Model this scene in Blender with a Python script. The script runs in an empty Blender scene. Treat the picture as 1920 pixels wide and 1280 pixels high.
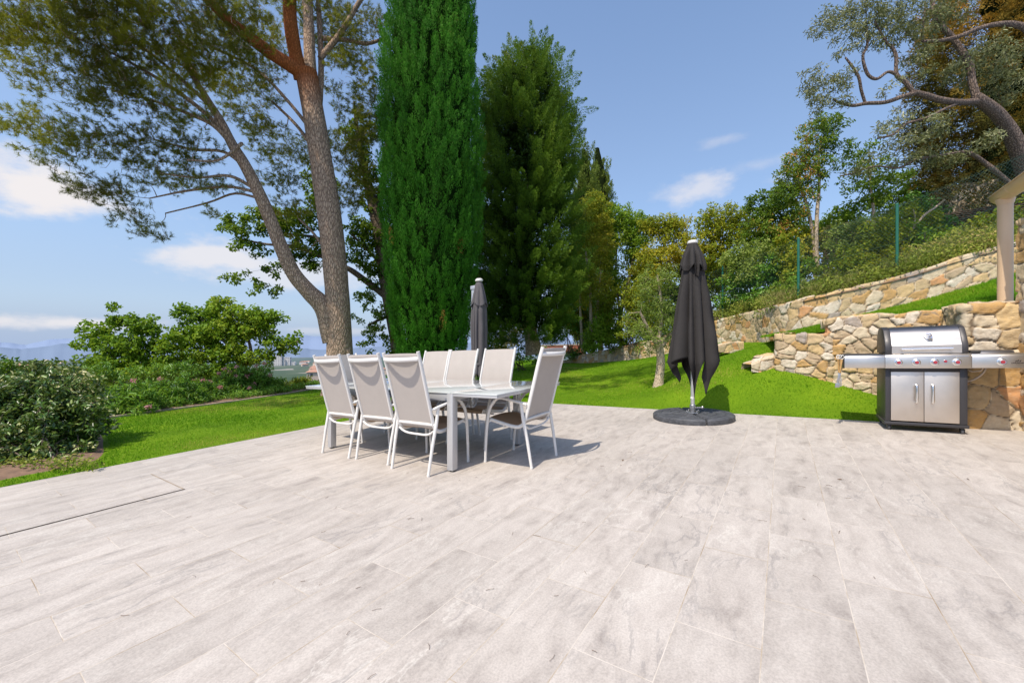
import bpy, bmesh, math, random
import numpy as np
from mathutils import Vector
R = math.radians
rng = np.random.default_rng(11)
random.seed(5)
S = bpy.context.scene
COL = S.collection
# ------------------------------------------------------------------ survey of the place
CAMH, F, HOR, SL = 1.15, 750.0, 650.0, 0.0366      # eye height, focal length (px of the 1920 frame), horizon row, fall of the terrace

def at(u, v, Y):
    """point seen at pixel (u, v) of the 1920x1280 survey photo at depth Y"""
    return np.array([(u - 960) / F * Y, Y, CAMH - (v - HOR) / F * Y])

CS, SN = .828, .561
def PT(s, t, h=0.):
    """terrace coordinates: s across, t along the tile courses, h above the paving"""
    X = CS * s + SN * t
    return np.array([X, -SN * s + CS * t, SL * X + h])

def unit(a):
    a = np.asarray(a, float)
    return a / np.maximum(np.linalg.norm(a, axis=-1, keepdims=True), 1e-9)

def terr(rot=0.):
    """local (x across, y along, z up) -> world offset on the sloping terrace, uprights stay plumb"""
    c, s_ = math.cos(rot), math.sin(rot)
    def T(p):
        x = p[:, 0] * c - p[:, 1] * s_; y = p[:, 0] * s_ + p[:, 1] * c
        X = CS * x + SN * y; Y = -SN * x + CS * y
        return np.stack([X, Y, p[:, 2] + SL * X], 1)
    return T

# ------------------------------------------------------------------ bookkeeping
def tag(o, label=None, cat=None, group=None, kind=None):
    if label: o['label'] = label
    if cat: o['category'] = cat
    if group: o['group'] = group
    if kind: o['kind'] = kind
    return o

def thing(name, label, cat, loc=(0, 0, 0), group=None):
    o = bpy.data.objects.new(name, None)
    o.empty_display_size = .2
    COL.objects.link(o)
    o.location = [float(c) for c in loc]
    return tag(o, label, cat, group)

def mesh_obj(name, V, Fc, mat, parent=None, loc=None, attrs=None, smooth=False, angle=None, mats=None, fmat=None):
    """V (n,3) array; Fc: (m,k) array or list of such arrays"""
    if not isinstance(Fc, (list, tuple)): Fc = [Fc]
    Fc = [np.asarray(f, np.int32) for f in Fc if len(f)]
    me = bpy.data.meshes.new(name)
    V = np.asarray(V, np.float32)
    me.vertices.add(len(V)); me.vertices.foreach_set('co', V.ravel())
    loops = np.concatenate([f.ravel() for f in Fc])
    tot = np.concatenate([np.full(len(f), f.shape[1], np.int32) for f in Fc])
    me.loops.add(len(loops)); me.loops.foreach_set('vertex_index', loops)
    st = np.zeros(len(tot), np.int32); st[1:] = np.cumsum(tot)[:-1]
    me.polygons.add(len(tot)); me.polygons.foreach_set('loop_start', st); me.polygons.foreach_set('loop_total', tot)
    if fmat is not None: me.polygons.foreach_set('material_index', np.asarray(fmat, np.int32))
    me.update(calc_edges=True); me.validate()
    if smooth or angle: me.polygons.foreach_set('use_smooth', np.ones(len(me.polygons), bool))
    if angle: me.set_sharp_from_angle(angle=R(angle))
    for k, a in (attrs or {}).items():
        a = np.asarray(a, np.float32)
        if a.ndim == 1:
            at_ = me.attributes.new(k, 'FLOAT', 'POINT'); at_.data.foreach_set('value', a)
        else:
            at_ = me.attributes.new(k, 'FLOAT_VECTOR', 'POINT'); at_.data.foreach_set('vector', a.ravel())
    for m in (mats or [mat]): me.materials.append(m)
    o = bpy.data.objects.new(name, me); COL.objects.link(o)
    if parent is not None: o.parent = parent
    if loc is not None: o.location = [float(c) for c in loc]
    return o

class MB:
    """collects simple solids and links them as ONE mesh object"""
    def __init__(s): s.v = []; s.f = []; s.n = 0
    def add(s, V, Fs):
        V = np.asarray(V, float); s.v.append(V)
        for f in Fs: s.f.append(tuple(int(i) + s.n for i in f))
        s.n += len(V); return s
    def box(s, x0, x1, y0, y1, z0, z1):
        V = [(x, y, z) for z in (z0, z1) for x, y in ((x0, y0), (x1, y0), (x1, y1), (x0, y1))]
        return s.add(V, [(3, 2, 1, 0), (4, 5, 6, 7), (0, 1, 5, 4), (1, 2, 6, 5), (2, 3, 7, 6), (3, 0, 4, 7)])
    def prism(s, prof, x0, x1):
        """profile of (y, z) points, counter-clockwise, extruded along x"""
        n = len(prof)
        V = [(x0, y, z) for y, z in prof] + [(x1, y, z) for y, z in prof]
        return s.add(V, [tuple(range(n))[::-1], tuple(range(n, 2 * n))] + [(i, (i + 1) % n, n + (i + 1) % n, n + i) for i in range(n)])
    def tube(s, pts, r, n=10, caps=True, flat=1., up=(0, 0, 1)):
        V, Fq = tube_arr(pts, r, n, flat, up)
        Fs = [tuple(q) for q in Fq]; m = len(pts)
        if caps: Fs += [tuple(range(n))[::-1], tuple(range((m - 1) * n, m * n))]
        return s.add(V, Fs)
    def lathe(s, prof, c=(0, 0, 0), n=24, axis='z'):
        V = []; m = len(prof)
        for r, z in prof:
            for k in range(n):
                a = 2 * math.pi * k / n
                p = (r * math.cos(a), r * math.sin(a), z)
                if axis == 'y': p = (p[0], p[2], p[1])
                if axis == 'x': p = (p[2], p[0], p[1])
                V.append((p[0] + c[0], p[1] + c[1], p[2] + c[2]))
        Fs = [(i * n + k, i * n + (k + 1) % n, (i + 1) * n + (k + 1) % n, (i + 1) * n + k) for i in range(m - 1) for k in range(n)]
        Fs += [tuple(range(n))[::-1], tuple(range((m - 1) * n, m * n))]
        return s.add(V, Fs)
    def grid(s, P):
        P = np.asarray(P, float); a, b = P.shape[:2]
        return s.add(P.reshape(-1, 3), [(i * b + j, i * b + j + 1, (i + 1) * b + j + 1, (i + 1) * b + j) for i in range(a - 1) for j in range(b - 1)])
    def build(s, name, mat, parent=None, T=None, loc=None, bevel=0, angle=35, seg=2, recalc=True):
        V = np.concatenate(s.v)
        me = bpy.data.meshes.new(name); bm = bmesh.new()
        vs = [bm.verts.new(p) for p in V]
        for f in s.f:
            try: bm.faces.new([vs[i] for i in f])
            except ValueError: pass
        if recalc: bmesh.ops.recalc_face_normals(bm, faces=bm.faces)
        if bevel:
            ed = [e for e in bm.edges if len(e.link_faces) == 2 and e.calc_face_angle(0) > R(30)]
            bmesh.ops.bevel(bm, geom=ed, offset=bevel, segments=seg, profile=.5, affect='EDGES', clamp_overlap=True)
        if T is not None:
            co = T(np.array([v.co for v in bm.verts]))
            for v, c in zip(bm.verts, co): v.co = c
        bm.to_mesh(me); bm.free()
        me.polygons.foreach_set('use_smooth', np.ones(len(me.polygons), bool))
        me.set_sharp_from_angle(angle=R(angle))
        me.materials.append(mat)
        o = bpy.data.objects.new(name, me); COL.objects.link(o)
        if parent is not None: o.parent = parent
        if loc is not None: o.location = [float(c) for c in loc]
        return o

def tube_arr(pts, r, n=6, flat=1., up=(0, 0, 1)):
    P = np.asarray(pts, float); m = len(P)
    r = np.broadcast_to(np.asarray(r, float), (m,))
    tg = np.gradient(P, axis=0); tg = unit(tg)
    ref = np.array(up, float)
    if abs(tg[0] @ ref) > .95 and m: ref = np.array((1., 0, 0)) if abs(tg[0][0]) < .9 else np.array((0, 1., 0))
    b = np.zeros_like(P); c = np.zeros_like(P)
    prev = unit(np.cross(tg[0], ref))
    for i in range(m):
        q = prev - tg[i] * (prev @ tg[i]); q = q / max(np.linalg.norm(q), 1e-9)
        b[i] = q; c[i] = np.cross(tg[i], q); prev = q
    a = np.arange(n) * 2 * np.pi / n
    V = P[:, None] + r[:, None, None] * (np.cos(a)[None, :, None] * b[:, None] + flat * np.sin(a)[None, :, None] * c[:, None])
    i = np.arange(m - 1)[:, None] * n; k = np.arange(n)[None]; k2 = (k + 1) % n
    Fq = np.stack([i + k, i + k2, i + n + k2, i + n + k], -1).reshape(-1, 4)
    return V.reshape(-1, 3), Fq

def smooth_path(pts, sub=6):
    P = np.asarray(pts, float); n = len(P)
    if n < 3: return P
    E = np.vstack([2 * P[0] - P[1], P, 2 * P[-1] - P[-2]])
    out = []
    for i in range(n - 1):
        p0, p1, p2, p3 = E[i:i + 4]
        for k in range(sub):
            t = k / sub
            out.append(.5 * ((2 * p1) + (p2 - p0) * t + (2 * p0 - 5 * p1 + 4 * p2 - p3) * t * t + (3 * p1 - p0 - 3 * p2 + p3) * t ** 3))
    out.append(P[-1])
    return np.array(out)

# value noise for geometry
_perm = rng.random((64, 64, 64))
def vnoise(P, scale=1., off=0.):
    P = np.asarray(P, float) * scale + off
    i = np.floor(P).astype(int); f = P - i; f = f * f * (3 - 2 * f)
    def g(a, b, c): return _perm[(i[..., 0] + a) % 64, (i[..., 1] + b) % 64, (i[..., 2] + c) % 64]
    x, y, z = f[..., 0], f[..., 1], f[..., 2]
    l = lambda a, b, t: a + (b - a) * t
    return l(l(l(g(0,0,0), g(1,0,0), x), l(g(0,1,0), g(1,1,0), x), y), l(l(g(0,0,1), g(1,0,1), x), l(g(0,1,1), g(1,1,1), x), y), z)

# ------------------------------------------------------------------ materials
class NT:
    def __init__(s, nt): s.t = nt
    def n(s, typ, ins=None, **kw):
        nd = s.t.nodes.new('ShaderNode' + typ)
        for k, v in kw.items(): setattr(nd, k, v)
        for k, v in (ins or {}).items():
            so = nd.inputs[k]
            if isinstance(v, bpy.types.NodeSocket): s.t.links.new(v, so)
            else:
                if hasattr(so, 'default_value') and isinstance(v, tuple) and len(v) == 3 and so.type == 'RGBA': v = v + (1,)
                so.default_value = v
        return nd
    def math(s, op, a, b=0., c=None, clamp=False):
        ins = {0: a, 1: b}
        if c is not None: ins[2] = c
        return s.n('Math', ins, operation=op, use_clamp=clamp).outputs[0]
    def mix(s, f, a, b, blend='MIX'):
        nd = s.n('Mix', None, data_type='RGBA', blend_type=blend)
        for i, v in ((0, f), (6, a), (7, b)):
            so = nd.inputs[i]
            if isinstance(v, bpy.types.NodeSocket): s.t.links.new(v, so)
            else: so.default_value = (v + (1,)) if isinstance(v, tuple) else v
        return nd.outputs[2]
    def ramp(s, f, stops, interp='LINEAR'):
        nd = s.n('ValToRGB', {0: f}); cr = nd.color_ramp; cr.interpolation = interp
        while len(cr.elements) < len(stops): cr.elements.new(.5)
        for e, (p, c) in zip(cr.elements, stops):
            e.position = p; e.color = (c + (1,)) if isinstance(c, tuple) else (c, c, c, 1)
        return nd.outputs[0]
    def noise(s, vec, scale, detail=4., rough=.55, dist=0.):
        ins = {'Scale': scale, 'Detail': detail, 'Roughness': rough, 'Distortion': dist}
        if vec is not None: ins['Vector'] = vec
        return s.n('TexNoise', ins).outputs['Fac']
    def mapping(s, vec, scale=(1, 1, 1), loc=(0, 0, 0), rot=(0, 0, 0)):
        return s.n('Mapping', {'Vector': vec, 'Scale': scale, 'Location': loc, 'Rotation': rot}).outputs[0]
    def obj(s): return s.n('TexCoord').outputs['Object']
    def attr(s, name): return s.n('Attribute', attribute_name=name)
    def bump(s, h, strength=.5, dist=.01): return s.n('Bump', {'Height': h, 'Strength': strength, 'Distance': dist}).outputs[0]

def material(name, fn):
    m = bpy.data.materials.new(name); m.use_nodes = True
    nt = m.node_tree; nt.nodes.clear(); g = NT(nt)
    out = g.n('OutputMaterial'); sh = fn(g)
    nt.links.new(sh, out.inputs['Surface'])
    return m

def principled(g, **k):
    names = {'color': 'Base Color', 'rough': 'Roughness', 'metal': 'Metallic', 'normal': 'Normal', 'spec': 'Specular IOR Level', 'coat': 'Coat Weight', 'aniso': 'Anisotropic', 'sheen': 'Sheen Weight'}
    return g.n('BsdfPrincipled', {names[a]: b for a, b in k.items()}).outputs[0]

def simple(name, col, rough=.5, metal=0., var=.08, scale=40., bump=.0, spec=.5):
    def fn(g):
        ob = g.obj()
        f = g.noise(ob, scale, 3)
        c = g.mix(f, tuple(x * (1 - var) for x in col), tuple(min(1, x * (1 + var)) for x in col))
        k = dict(color=c, metal=metal, spec=spec, rough=g.math('ADD', g.math('MULTIPLY', g.math('SUBTRACT', f, .5), .25), rough))
        if bump: k['normal'] = g.bump(g.noise(ob, scale * 3, 4), bump, .004)
        return principled(g, **k)
    return material(name, fn)

def leaf_mat(name, stops, transl=.3, rough=.55, spec=.25, tcol=None):
    def fn(g):
        t = g.attr('tint').outputs['Fac']
        c = g.ramp(t, stops)
        p = principled(g, color=c, rough=rough, spec=spec)
        tr = g.n('BsdfTranslucent', {'Color': g.mix(.5, c, tcol or (.3, .42, .03))}).outputs[0]
        return g.n('MixShader', {0: transl, 1: p, 2: tr}).outputs[0]
    return material(name, fn)

def bark_mat(name, dark, light, scale=9., strength=.9, patch=None):
    def fn(g):
        ob = g.obj()
        st = g.mapping(ob, (1, 1, .28))
        v = g.n('TexVoronoi', {'Vector': st, 'Scale': scale * 2.2, 'Randomness': 1.}, feature='DISTANCE_TO_EDGE').outputs['Distance']
        ns = g.noise(st, scale * 3, 6, .7)
        h = g.math('ADD', g.math('MULTIPLY', g.math('MINIMUM', v, .22), 2.6), g.math('MULTIPLY', ns, .7))
        c = g.ramp(h, [(.2, dark), (.95, light)])
        if patch:
            pf = g.ramp(g.attr('red').outputs['Fac'], [(.25, 0.), (.8, 1.)])
            c = g.mix(pf, c, g.ramp(h, [(.2, tuple(x * .5 for x in patch)), (.95, patch)]))
        return principled(g, color=c, rough=.9, spec=.15, normal=g.bump(h, strength, .03))
    return material(name, fn)

M = {}
M['white_metal'] = simple('white_lacquered_metal', (.74, .72, .69), .38, 0, .03, 60)
M['table_metal'] = simple('light_grey_lacquered_metal', (.50, .50, .51), .36, .25, .04, 50)
M['dark_plastic'] = simple('black_plastic', (.02, .02, .021), .45)
M['dark_metal'] = simple('charcoal_painted_steel', (.052, .05, .055), .42, .3, .12, 60)
M['hinge'] = simple('zinc', (.42, .42, .43), .35, .9)
M['wood'] = simple('light_beech', (.55, .33, .13), .5, 0, .25, 30)
M['red'] = simple('red_plastic', (.36, .035, .05), .3)
M['white_loop'] = simple('white_nylon_loop', (.78, .76, .72), .6)
M['print'] = simple('black_print', (.03, .02, .02), .5)
M['hose'] = simple('beige_rubber_hose', (.50, .40, .31), .5)
M['render_beige'] = simple('beige_lacquered_zinc', (.66, .47, .30), .42, 0, .05, 8)
M['post_green'] = simple('green_powder_coat', (.015, .13, .085), .45, 0, .15, 30)
M['wire'] = simple('green_plastic_wire', (.03, .075, .055), .5)
M['soil'] = simple('dry_soil', (.21, .13, .085), .95, 0, .5, 14, .8)
M['curb'] = simple('worn_concrete', (.40, .31, .24), .9, 0, .3, 10, .5)
M['house'] = simple('pale_render', (.60, .47, .39), .9, 0, .1, .4)
def block_mat():
    def fn(g):
        ob = g.obj()
        br = g.n('TexBrick', {'Vector': g.mapping(ob, (1, 1, 1), rot=(R(90), 0, 0)), 'Color1': (.12, .13, .15, 1), 'Color2': (.3, .3, .3, 1), 'Mortar': (.72, .68, .66, 1), 'Scale': 1., 'Mortar Size': .7, 'Brick Width': 3.4, 'Row Height': 3.}, offset=0.)
        return principled(g, color=br.outputs['Color'], rough=.8)
    return material('white_block_facade', fn)
M['block'] = block_mat()
M['house_white'] = simple('white_render', (.72, .68, .66), .9, 0, .08, .4)
M['roof'] = simple('clay_roof', (.42, .23, .16), .9, 0, .2, 1.)
M['pane'] = simple('dark_window', (.10, .11, .13), .2)
M['brick'] = simple('red_brick_panel', (.24, .075, .04), .85, 0, .4, 7)
M['mast'] = simple('silver_aluminium', (.58, .58, .58), .35, .6, .06, 30)

def fabric(name, col, scale=420., transl=0., tc=None, var=.12):
    def fn(g):
        ob = g.obj()
        w = g.noise(g.mapping(ob, (1, 1, .25)), scale * .35, 2)
        f = g.math('ADD', g.math('MULTIPLY', w, .25), g.math('MULTIPLY', g.noise(ob, 6, 4), .75))
        c = g.mix(f, tuple(x * (1 - var) for x in col), tuple(x * (1 + var) for x in col))
        p = principled(g, color=c, rough=.8, spec=.2, normal=g.bump(g.noise(ob, 9, 3), .12, .01))
        if not transl: return p
        tr = g.n('BsdfTranslucent', {'Color': tc or c}).outputs[0]
        return g.n('MixShader', {0: transl, 1: p, 2: tr}).outputs[0]
    return material(name, fn)
M['sling'] = fabric('taupe_textile_mesh', (.475, .430, .395), 380, .06, (.40, .36, .33))
M['seat'] = fabric('sunlit_taupe_textile_mesh', (.46, .345, .245), 380, .3, (.55, .36, .20))  # same mesh cloth; brown of sunlight coming through is put into its colour
M['canopy'] = fabric('charcoal_polyester', (.038, .035, .034), 200, .05, (.05, .045, .045), .2)
M['canopy_grey'] = fabric('faded_grey_polyester', (.115, .108, .112), 200, .06, (.1, .1, .1), .2)

def steel(name, col, rough, dirx=True, var=.12):
    def fn(g):
        ob = g.obj()
        st = g.mapping(ob, (2, 160, 160) if dirx else (160, 160, 3))
        n1 = g.noise(st, 3, 3)
        n2 = g.noise(ob, 5, 4)
        c = g.mix(n2, tuple(x * (1 - var) for x in col), tuple(min(1, x * (1 + var)) for x in col))
        rr = g.math('ADD', g.math('MULTIPLY', g.math('SUBTRACT', n1, .5), .16), rough)
        rr = g.math('ADD', rr, g.math('MULTIPLY', g.math('SUBTRACT', n2, .5), .15))
        return principled(g, color=c, metal=1., rough=rr, normal=g.bump(n1, .05, .001))
    return material(name, fn)
M['steel'] = steel('brushed_stainless_steel', (.62, .585, .545), .34)
M['steel_door'] = steel('brushed_steel_door', (.66, .60, .545), .42, False)
M['steel_lid'] = steel('polished_stainless_lid', (.235, .235, .255), .40)
M['chrome'] = steel('chrome', (.8, .79, .78), .12)

def glass_top():
    def fn(g):
        f = g.noise(g.obj(), 3, 4)
        c = g.mix(f, (.60, .63, .62), (.68, .70, .685))
        sm = g.noise(g.obj(), 25, 5)
        return principled(g, color=c, rough=g.math('MULTIPLY', sm, .07), spec=.62, coat=.7)
    return material('frosted_white_glass', fn)
M['glass_top'] = glass_top()

def weight_mat():
    def fn(g):
        ob = g.obj()
        f = g.noise(ob, 12, 6, .65)
        c = g.ramp(f, [(.3, (.035, .037, .043)), (.75, (.115, .12, .135))])
        v = g.n('TexVoronoi', {'Vector': ob, 'Scale': 26.}).outputs['Distance']
        return principled(g, color=c, rough=.62, normal=g.bump(g.math('ADD', v, f), .55, .006))
    return material('dark_grey_concrete_resin', fn)
M['weight'] = weight_mat()

# paving: long porcelain planks, streaked, thin joints
def tile_mat():
    def fn(g):
        st = g.attr('st').outputs['Vector']
        sp = g.n('SeparateXYZ', {0: st})
        s_, t_ = sp.outputs[0], sp.outputs[1]
        bv = g.n('CombineXYZ', {0: g.math('SUBTRACT', t_, .33), 1: g.math('ADD', s_, .065), 2: 0.}).outputs[0]
        def brick(m, sm):
            return g.n('TexBrick', {'Vector': bv, 'Color1': (0, 0, 0, 1), 'Color2': (1, 1, 1, 1), 'Mortar': (0, 0, 0, 1), 'Scale': 1., 'Mortar Size': m, 'Mortar Smooth': sm, 'Bias': 0., 'Brick Width': .704, 'Row Height': .3}, offset=.5, offset_frequency=2, squash=1.)
        br = brick(.0023, .3)
        rnd = g.math('MULTIPLY', br.outputs['Color'], 1.)
        grout = br.outputs['Fac']
        # every plank gets its own cut of the stone pattern
        rv = g.n('TexWhiteNoise', {'Vector': g.n('CombineXYZ', {0: rnd, 1: g.math('MULTIPLY', rnd, 7.3)}).outputs[0]}, noise_dimensions='3D').outputs['Color']
        off = g.n('VectorMath', {0: rv, 3: 23.}, operation='SCALE').outputs[0]
        base = g.n('VectorMath', {0: bv, 1: off}, operation='ADD').outputs[0]
        warp = g.n('VectorMath', {0: base, 1: g.n('VectorMath', {0: g.n('TexNoise', {'Vector': base, 'Scale': 2.2, 'Detail': 3.}).outputs['Color'], 3: .26}, operation='SCALE').outputs[0]}, operation='ADD').outputs[0]
        a1 = g.noise(g.mapping(warp, (1.2, 5.6, 1), rot=(0, 0, .20)), 1.5, 8, .60)
        a2 = g.noise(g.mapping(warp, (2.4, 9., 1), rot=(0, 0, .30)), 2.0, 7, .65)
        a3 = g.noise(base, 9, 8, .7)
        v = g.math('ADD', g.math('MULTIPLY', a1, .46), g.math('ADD', g.math('MULTIPLY', a2, .27), g.math('MULTIPLY', a3, .27)))
        c = g.ramp(v, [(.29, (.245, .214, .196)), (.385, (.375, .333, .306)), (.46, (.475, .427, .392)), (.55, (.54, .489, .451)), (.70, (.605, .555, .513))])
        # chalky pale blotches and dark seams
        wv2 = g.math('ABSOLUTE', g.math('SUBTRACT', g.noise(g.mapping(warp, (1.2, 3.2, 1), rot=(0, 0, -.3)), 1.6, 8, .62), .5))
        wseam = g.math('MULTIPLY', g.ramp(wv2, [(.0, 1.), (.022, 0.)]), g.ramp(g.noise(base, 1.3, 3), [(.5, 0.), (.62, 1.)]))
        c = g.mix(g.math('MULTIPLY', wseam, .6), c, (.64, .60, .555))
        wv = g.math('ABSOLUTE', g.math('SUBTRACT', g.noise(g.mapping(warp, (1.6, 5.5, 1), rot=(0, 0, .25)), 1.25, 7, .6), .5))
        seam = g.ramp(wv, [(.0, 1.), (.028, 0.)])
        sm = g.math('MULTIPLY', g.ramp(g.noise(warp, 1.7, 2), [(.52, 0.), (.62, 1.)]), seam)
        c = g.mix(g.math('MULTIPLY', sm, .55), c, (.27, .25, .245))
        pale = g.math('MULTIPLY', g.ramp(g.noise(base, 2.3, 5, .6), [(.55, 0.), (.7, 1.)]), g.ramp(g.noise(base, 45, 4, .7), [(.42, 0.), (.6, 1.)]))
        c = g.mix(g.math('MULTIPLY', pale, .5), c, (.60, .555, .515))
        speck = g.ramp(g.noise(base, 110, 4, .75), [(.33, .80), (.6, 1.05)])
        c = g.mix(1., c, g.n('CombineColor', {0: speck, 1: speck, 2: speck}).outputs[0], 'MULTIPLY')
        tn = g.math('ADD', g.math('MULTIPLY', rnd, .09), .95)
        c = g.mix(1., c, g.n('CombineColor', {0: tn, 1: tn, 2: tn}).outputs[0], 'MULTIPLY')
        big = g.ramp(g.noise(bv, .6, 3), [(.3, .94), (.7, 1.05)])
        c = g.mix(1., c, g.n('CombineColor', {0: big, 1: big, 2: g.math('MULTIPLY', big, .985)}).outputs[0], 'MULTIPLY')
        dirt = g.noise(bv, 2.3, 5, .7)
        gc = g.ramp(dirt, [(.33, (.26, .18, .10)), (.45, (.44, .36, .27)), (.56, (.62, .56, .49)), (.7, (.66, .60, .54))])
        c = g.mix(g.math('MULTIPLY', grout, .95), c, gc)
        h = g.math('ADD', g.math('MULTIPLY', a3, .4), g.math('SUBTRACT', 1., brick(.003, .8).outputs['Fac']))
        return principled(g, color=c, rough=g.math('ADD', g.math('MULTIPLY', a3, .2), .5), spec=.3, normal=g.bump(h, .25, .003))
    return material('stone_look_porcelain_planks', fn)
M['tile'] = tile_mat()

def lawn_mat(name='lawn_soil_green'):
    def fn(g):
        ob = g.obj()
        a = g.noise(ob, 1.1, 4); b = g.noise(ob, 60, 4, .7)
        c = g.ramp(g.math('ADD', g.math('MULTIPLY', a, .5), g.math('MULTIPLY', b, .5)), [(.3, (.06, .13, .005)), (.55, (.14, .25, .009)), (.75, (.23, .31, .017))])
        return principled(g, color=c, rough=.95, spec=.1, normal=g.bump(b, .7, .02))
    return material(name, fn)
M['lawn'] = lawn_mat()
M['grass'] = leaf_mat('grass_blades', [(0., (.075, .18, .006)), (.5, (.150, .33, .011)), (.85, (.265, .40, .02)), (1., (.46, .40, .09))], .32, .6, .12, (.18, .42, .012))

def stone_mat(name, grey=0.):
    def fn(g):
        ob = g.obj()
        cid = g.attr('cell').outputs['Fac']; j = g.attr('joint').outputs['Fac']
        pal = [(0., (0.572, 0.347, 0.128)), (.13, (0.700, 0.504, 0.256)), (.27, (0.530, 0.409, 0.269)), (.40, (0.721, 0.610, 0.442)), (.54, (0.594, 0.448, 0.256)), (.66, (0.636, 0.325, 0.141)), (.71, (0.763, 0.683, 0.563)), (.86, (0.403, 0.358, 0.326)), (.92, (0.678, 0.560, 0.365))]
        c = g.ramp(cid, pal, 'CONSTANT')
        c = g.mix(grey, c, (.30, .265, .23))
        n1 = g.noise(ob, 14, 7, .65); n2 = g.noise(g.mapping(ob, (1, 1, 3.)), 38, 6, .7)
        c = g.mix(g.ramp(n1, [(.35, .45), (.65, 0.)]), c, (.36, .25, .15))
        c = g.mix(g.ramp(n2, [(.5, 0.), (.75, .45)]), c, (.64, .55, .42))
        c = g.mix(g.ramp(j, [(.25, 1.), (.75, 0.)]), c, g.mix(n1, (.17, .12, .08), (.42, .33, .23)))
        return principled(g, color=c, rough=.9, spec=.2, normal=g.bump(g.math('ADD', n1, n2), .8, .012))
    return material(name, fn)
M['stone'] = stone_mat('rubble_stone')
M['stone_grey'] = stone_mat('grey_rubble_stone', .45)

# foliage
M['needle'] = leaf_mat('pine_needles', [(0., (.10, .08, .028)), (.4, (.155, .17, .022)), (.7, (.30, .31, .026)), (1., (.46, .42, .04))], .55, .55, .2, (.30, .34, .03))
M['twig'] = simple('grey_brown_twigs', (.22, .15, .10), .9, 0, .4, 10, .3)
M['pine_bark'] = bark_mat('pine_bark', (.12, .078, .054), (.52, .375, .27), 11., .8, (.42, .14, .05))
M['bark'] = bark_mat('grey_bark', (.05, .038, .028), (.25, .19, .14), 12., .8)
M['pale_bark'] = bark_mat('pale_bark', (.26, .19, .13), (.62, .50, .37), 16., .5)
M['olive_bark'] = bark_mat('olive_bark', (.06, .042, .035), (.30, .22, .17), 14., .9)
M['cypress'] = leaf_mat('cypress_sprays', [(0., (.010, .045, .005)), (.45, (.052, .195, .012)), (.8, (.115, .335, .022)), (1., (.36, .21, .05))], .25, .6, .2, (.03, .30, .02))
M['cypress_in'] = simple('shaded_cypress_foliage', (.010, .026, .005), .95, 0, .5, 8, .8, spec=0.)  # near-black green: the shade inside the crown painted as a colour
M['conifer'] = leaf_mat('fir_sprays', [(0., (.012, .032, .005)), (.45, (.070, .155, .013)), (.8, (.16, .27, .02)), (1., (.28, .31, .045))], .25, .6, .2, (.16, .26, .02))
M['conifer_in'] = simple('shaded_conifer_foliage', (.012, .018, .006), .95, 0, .5, 5, .8, spec=0.)  # dark copy of the sprays, crown shade painted in
M['far_cypress'] = leaf_mat('olive_green_cypress', [(0., (.07, .10, .015)), (.6, (.18, .24, .03)), (1., (.28, .30, .04))], .2)
M['oak'] = leaf_mat('oak_leaves', [(0., (.03, .07, .009)), (.5, (.125, .235, .02)), (1., (.30, .36, .04))], .4)
M['bright'] = leaf_mat('fresh_green_leaves', [(0., (.05, .12, .010)), (.5, (.18, .34, .022)), (1., (.40, .47, .05))], .4)
M['hedge'] = leaf_mat('yellowing_leaves', [(0., (.06, .10, .009)), (.45, (.20, .30, .02)), (.8, (.42, .43, .035)), (1., (.56, .46, .045))], .4, .6, .2, (.42, .36, .03))
M['autumn'] = leaf_mat('rust_tipped_leaves', [(0., (.035, .08, .01)), (.55, (.13, .24, .024)), (.86, (.24, .31, .04)), (1., (.66, .32, .08))], .35)
M['laurel'] = leaf_mat('deep_green_leaves', [(0., (.03, .085, .008)), (.5, (.10, .26, .02)), (1., (.23, .40, .045))], .3, .4, .5)
M['olive'] = leaf_mat('olive_leaves', [(0., (0.065, 0.078, 0.023)), (.5, (0.208, 0.227, 0.078)), (.85, (0.390, 0.403, 0.208)), (1., (0.598, 0.598, 0.403))], .25, .45, .45, (.3, .32, .09))
M['silver'] = leaf_mat('variegated_silver_leaves', [(0., (.02, .055, .008)), (.45, (.085, .185, .022)), (.74, (.27, .36, .09)), (1., (.85, .78, .42))], .18, .34, .6, (.3, .36, .09))
M['oleander'] = leaf_mat('oleander_leaves', [(0., (.05, .13, .016)), (.5, (.16, .36, .04)), (1., (.38, .52, .09))], .38, .45, .4)
M['rust'] = leaf_mat('ochre_conifer_sprays', [(0., (0.025, 0.030, 0.007)), (.45, (0.125, 0.119, 0.020)), (.8, (0.375, 0.225, 0.031)), (1., (0.625, 0.312, 0.044))], .22, .6, .2, (.45, .25, .03))
M['scrub'] = leaf_mat('scrub_leaves', [(0., (.08, .11, .018)), (.5, (.23, .30, .045)), (.85, (.40, .41, .075)), (1., (.56, .42, .17))], .35)
M['dry'] = leaf_mat('dry_grass', [(0., (.10, .12, .035)), (.5, (.27, .28, .09)), (1., (.52, .42, .19))], .3, .8, .1, (.4, .35, .12))
M['young'] = leaf_mat('pale_green_young_leaves', [(0., (.10, .15, .03)), (.5, (.26, .35, .07)), (1., (.46, .50, .15))], .4)
M['pink'] = leaf_mat('pink_petals', [(0., (.50, .16, .20)), (1., (.78, .46, .45))], .3, .6, .2, (.7, .35, .4))
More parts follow.
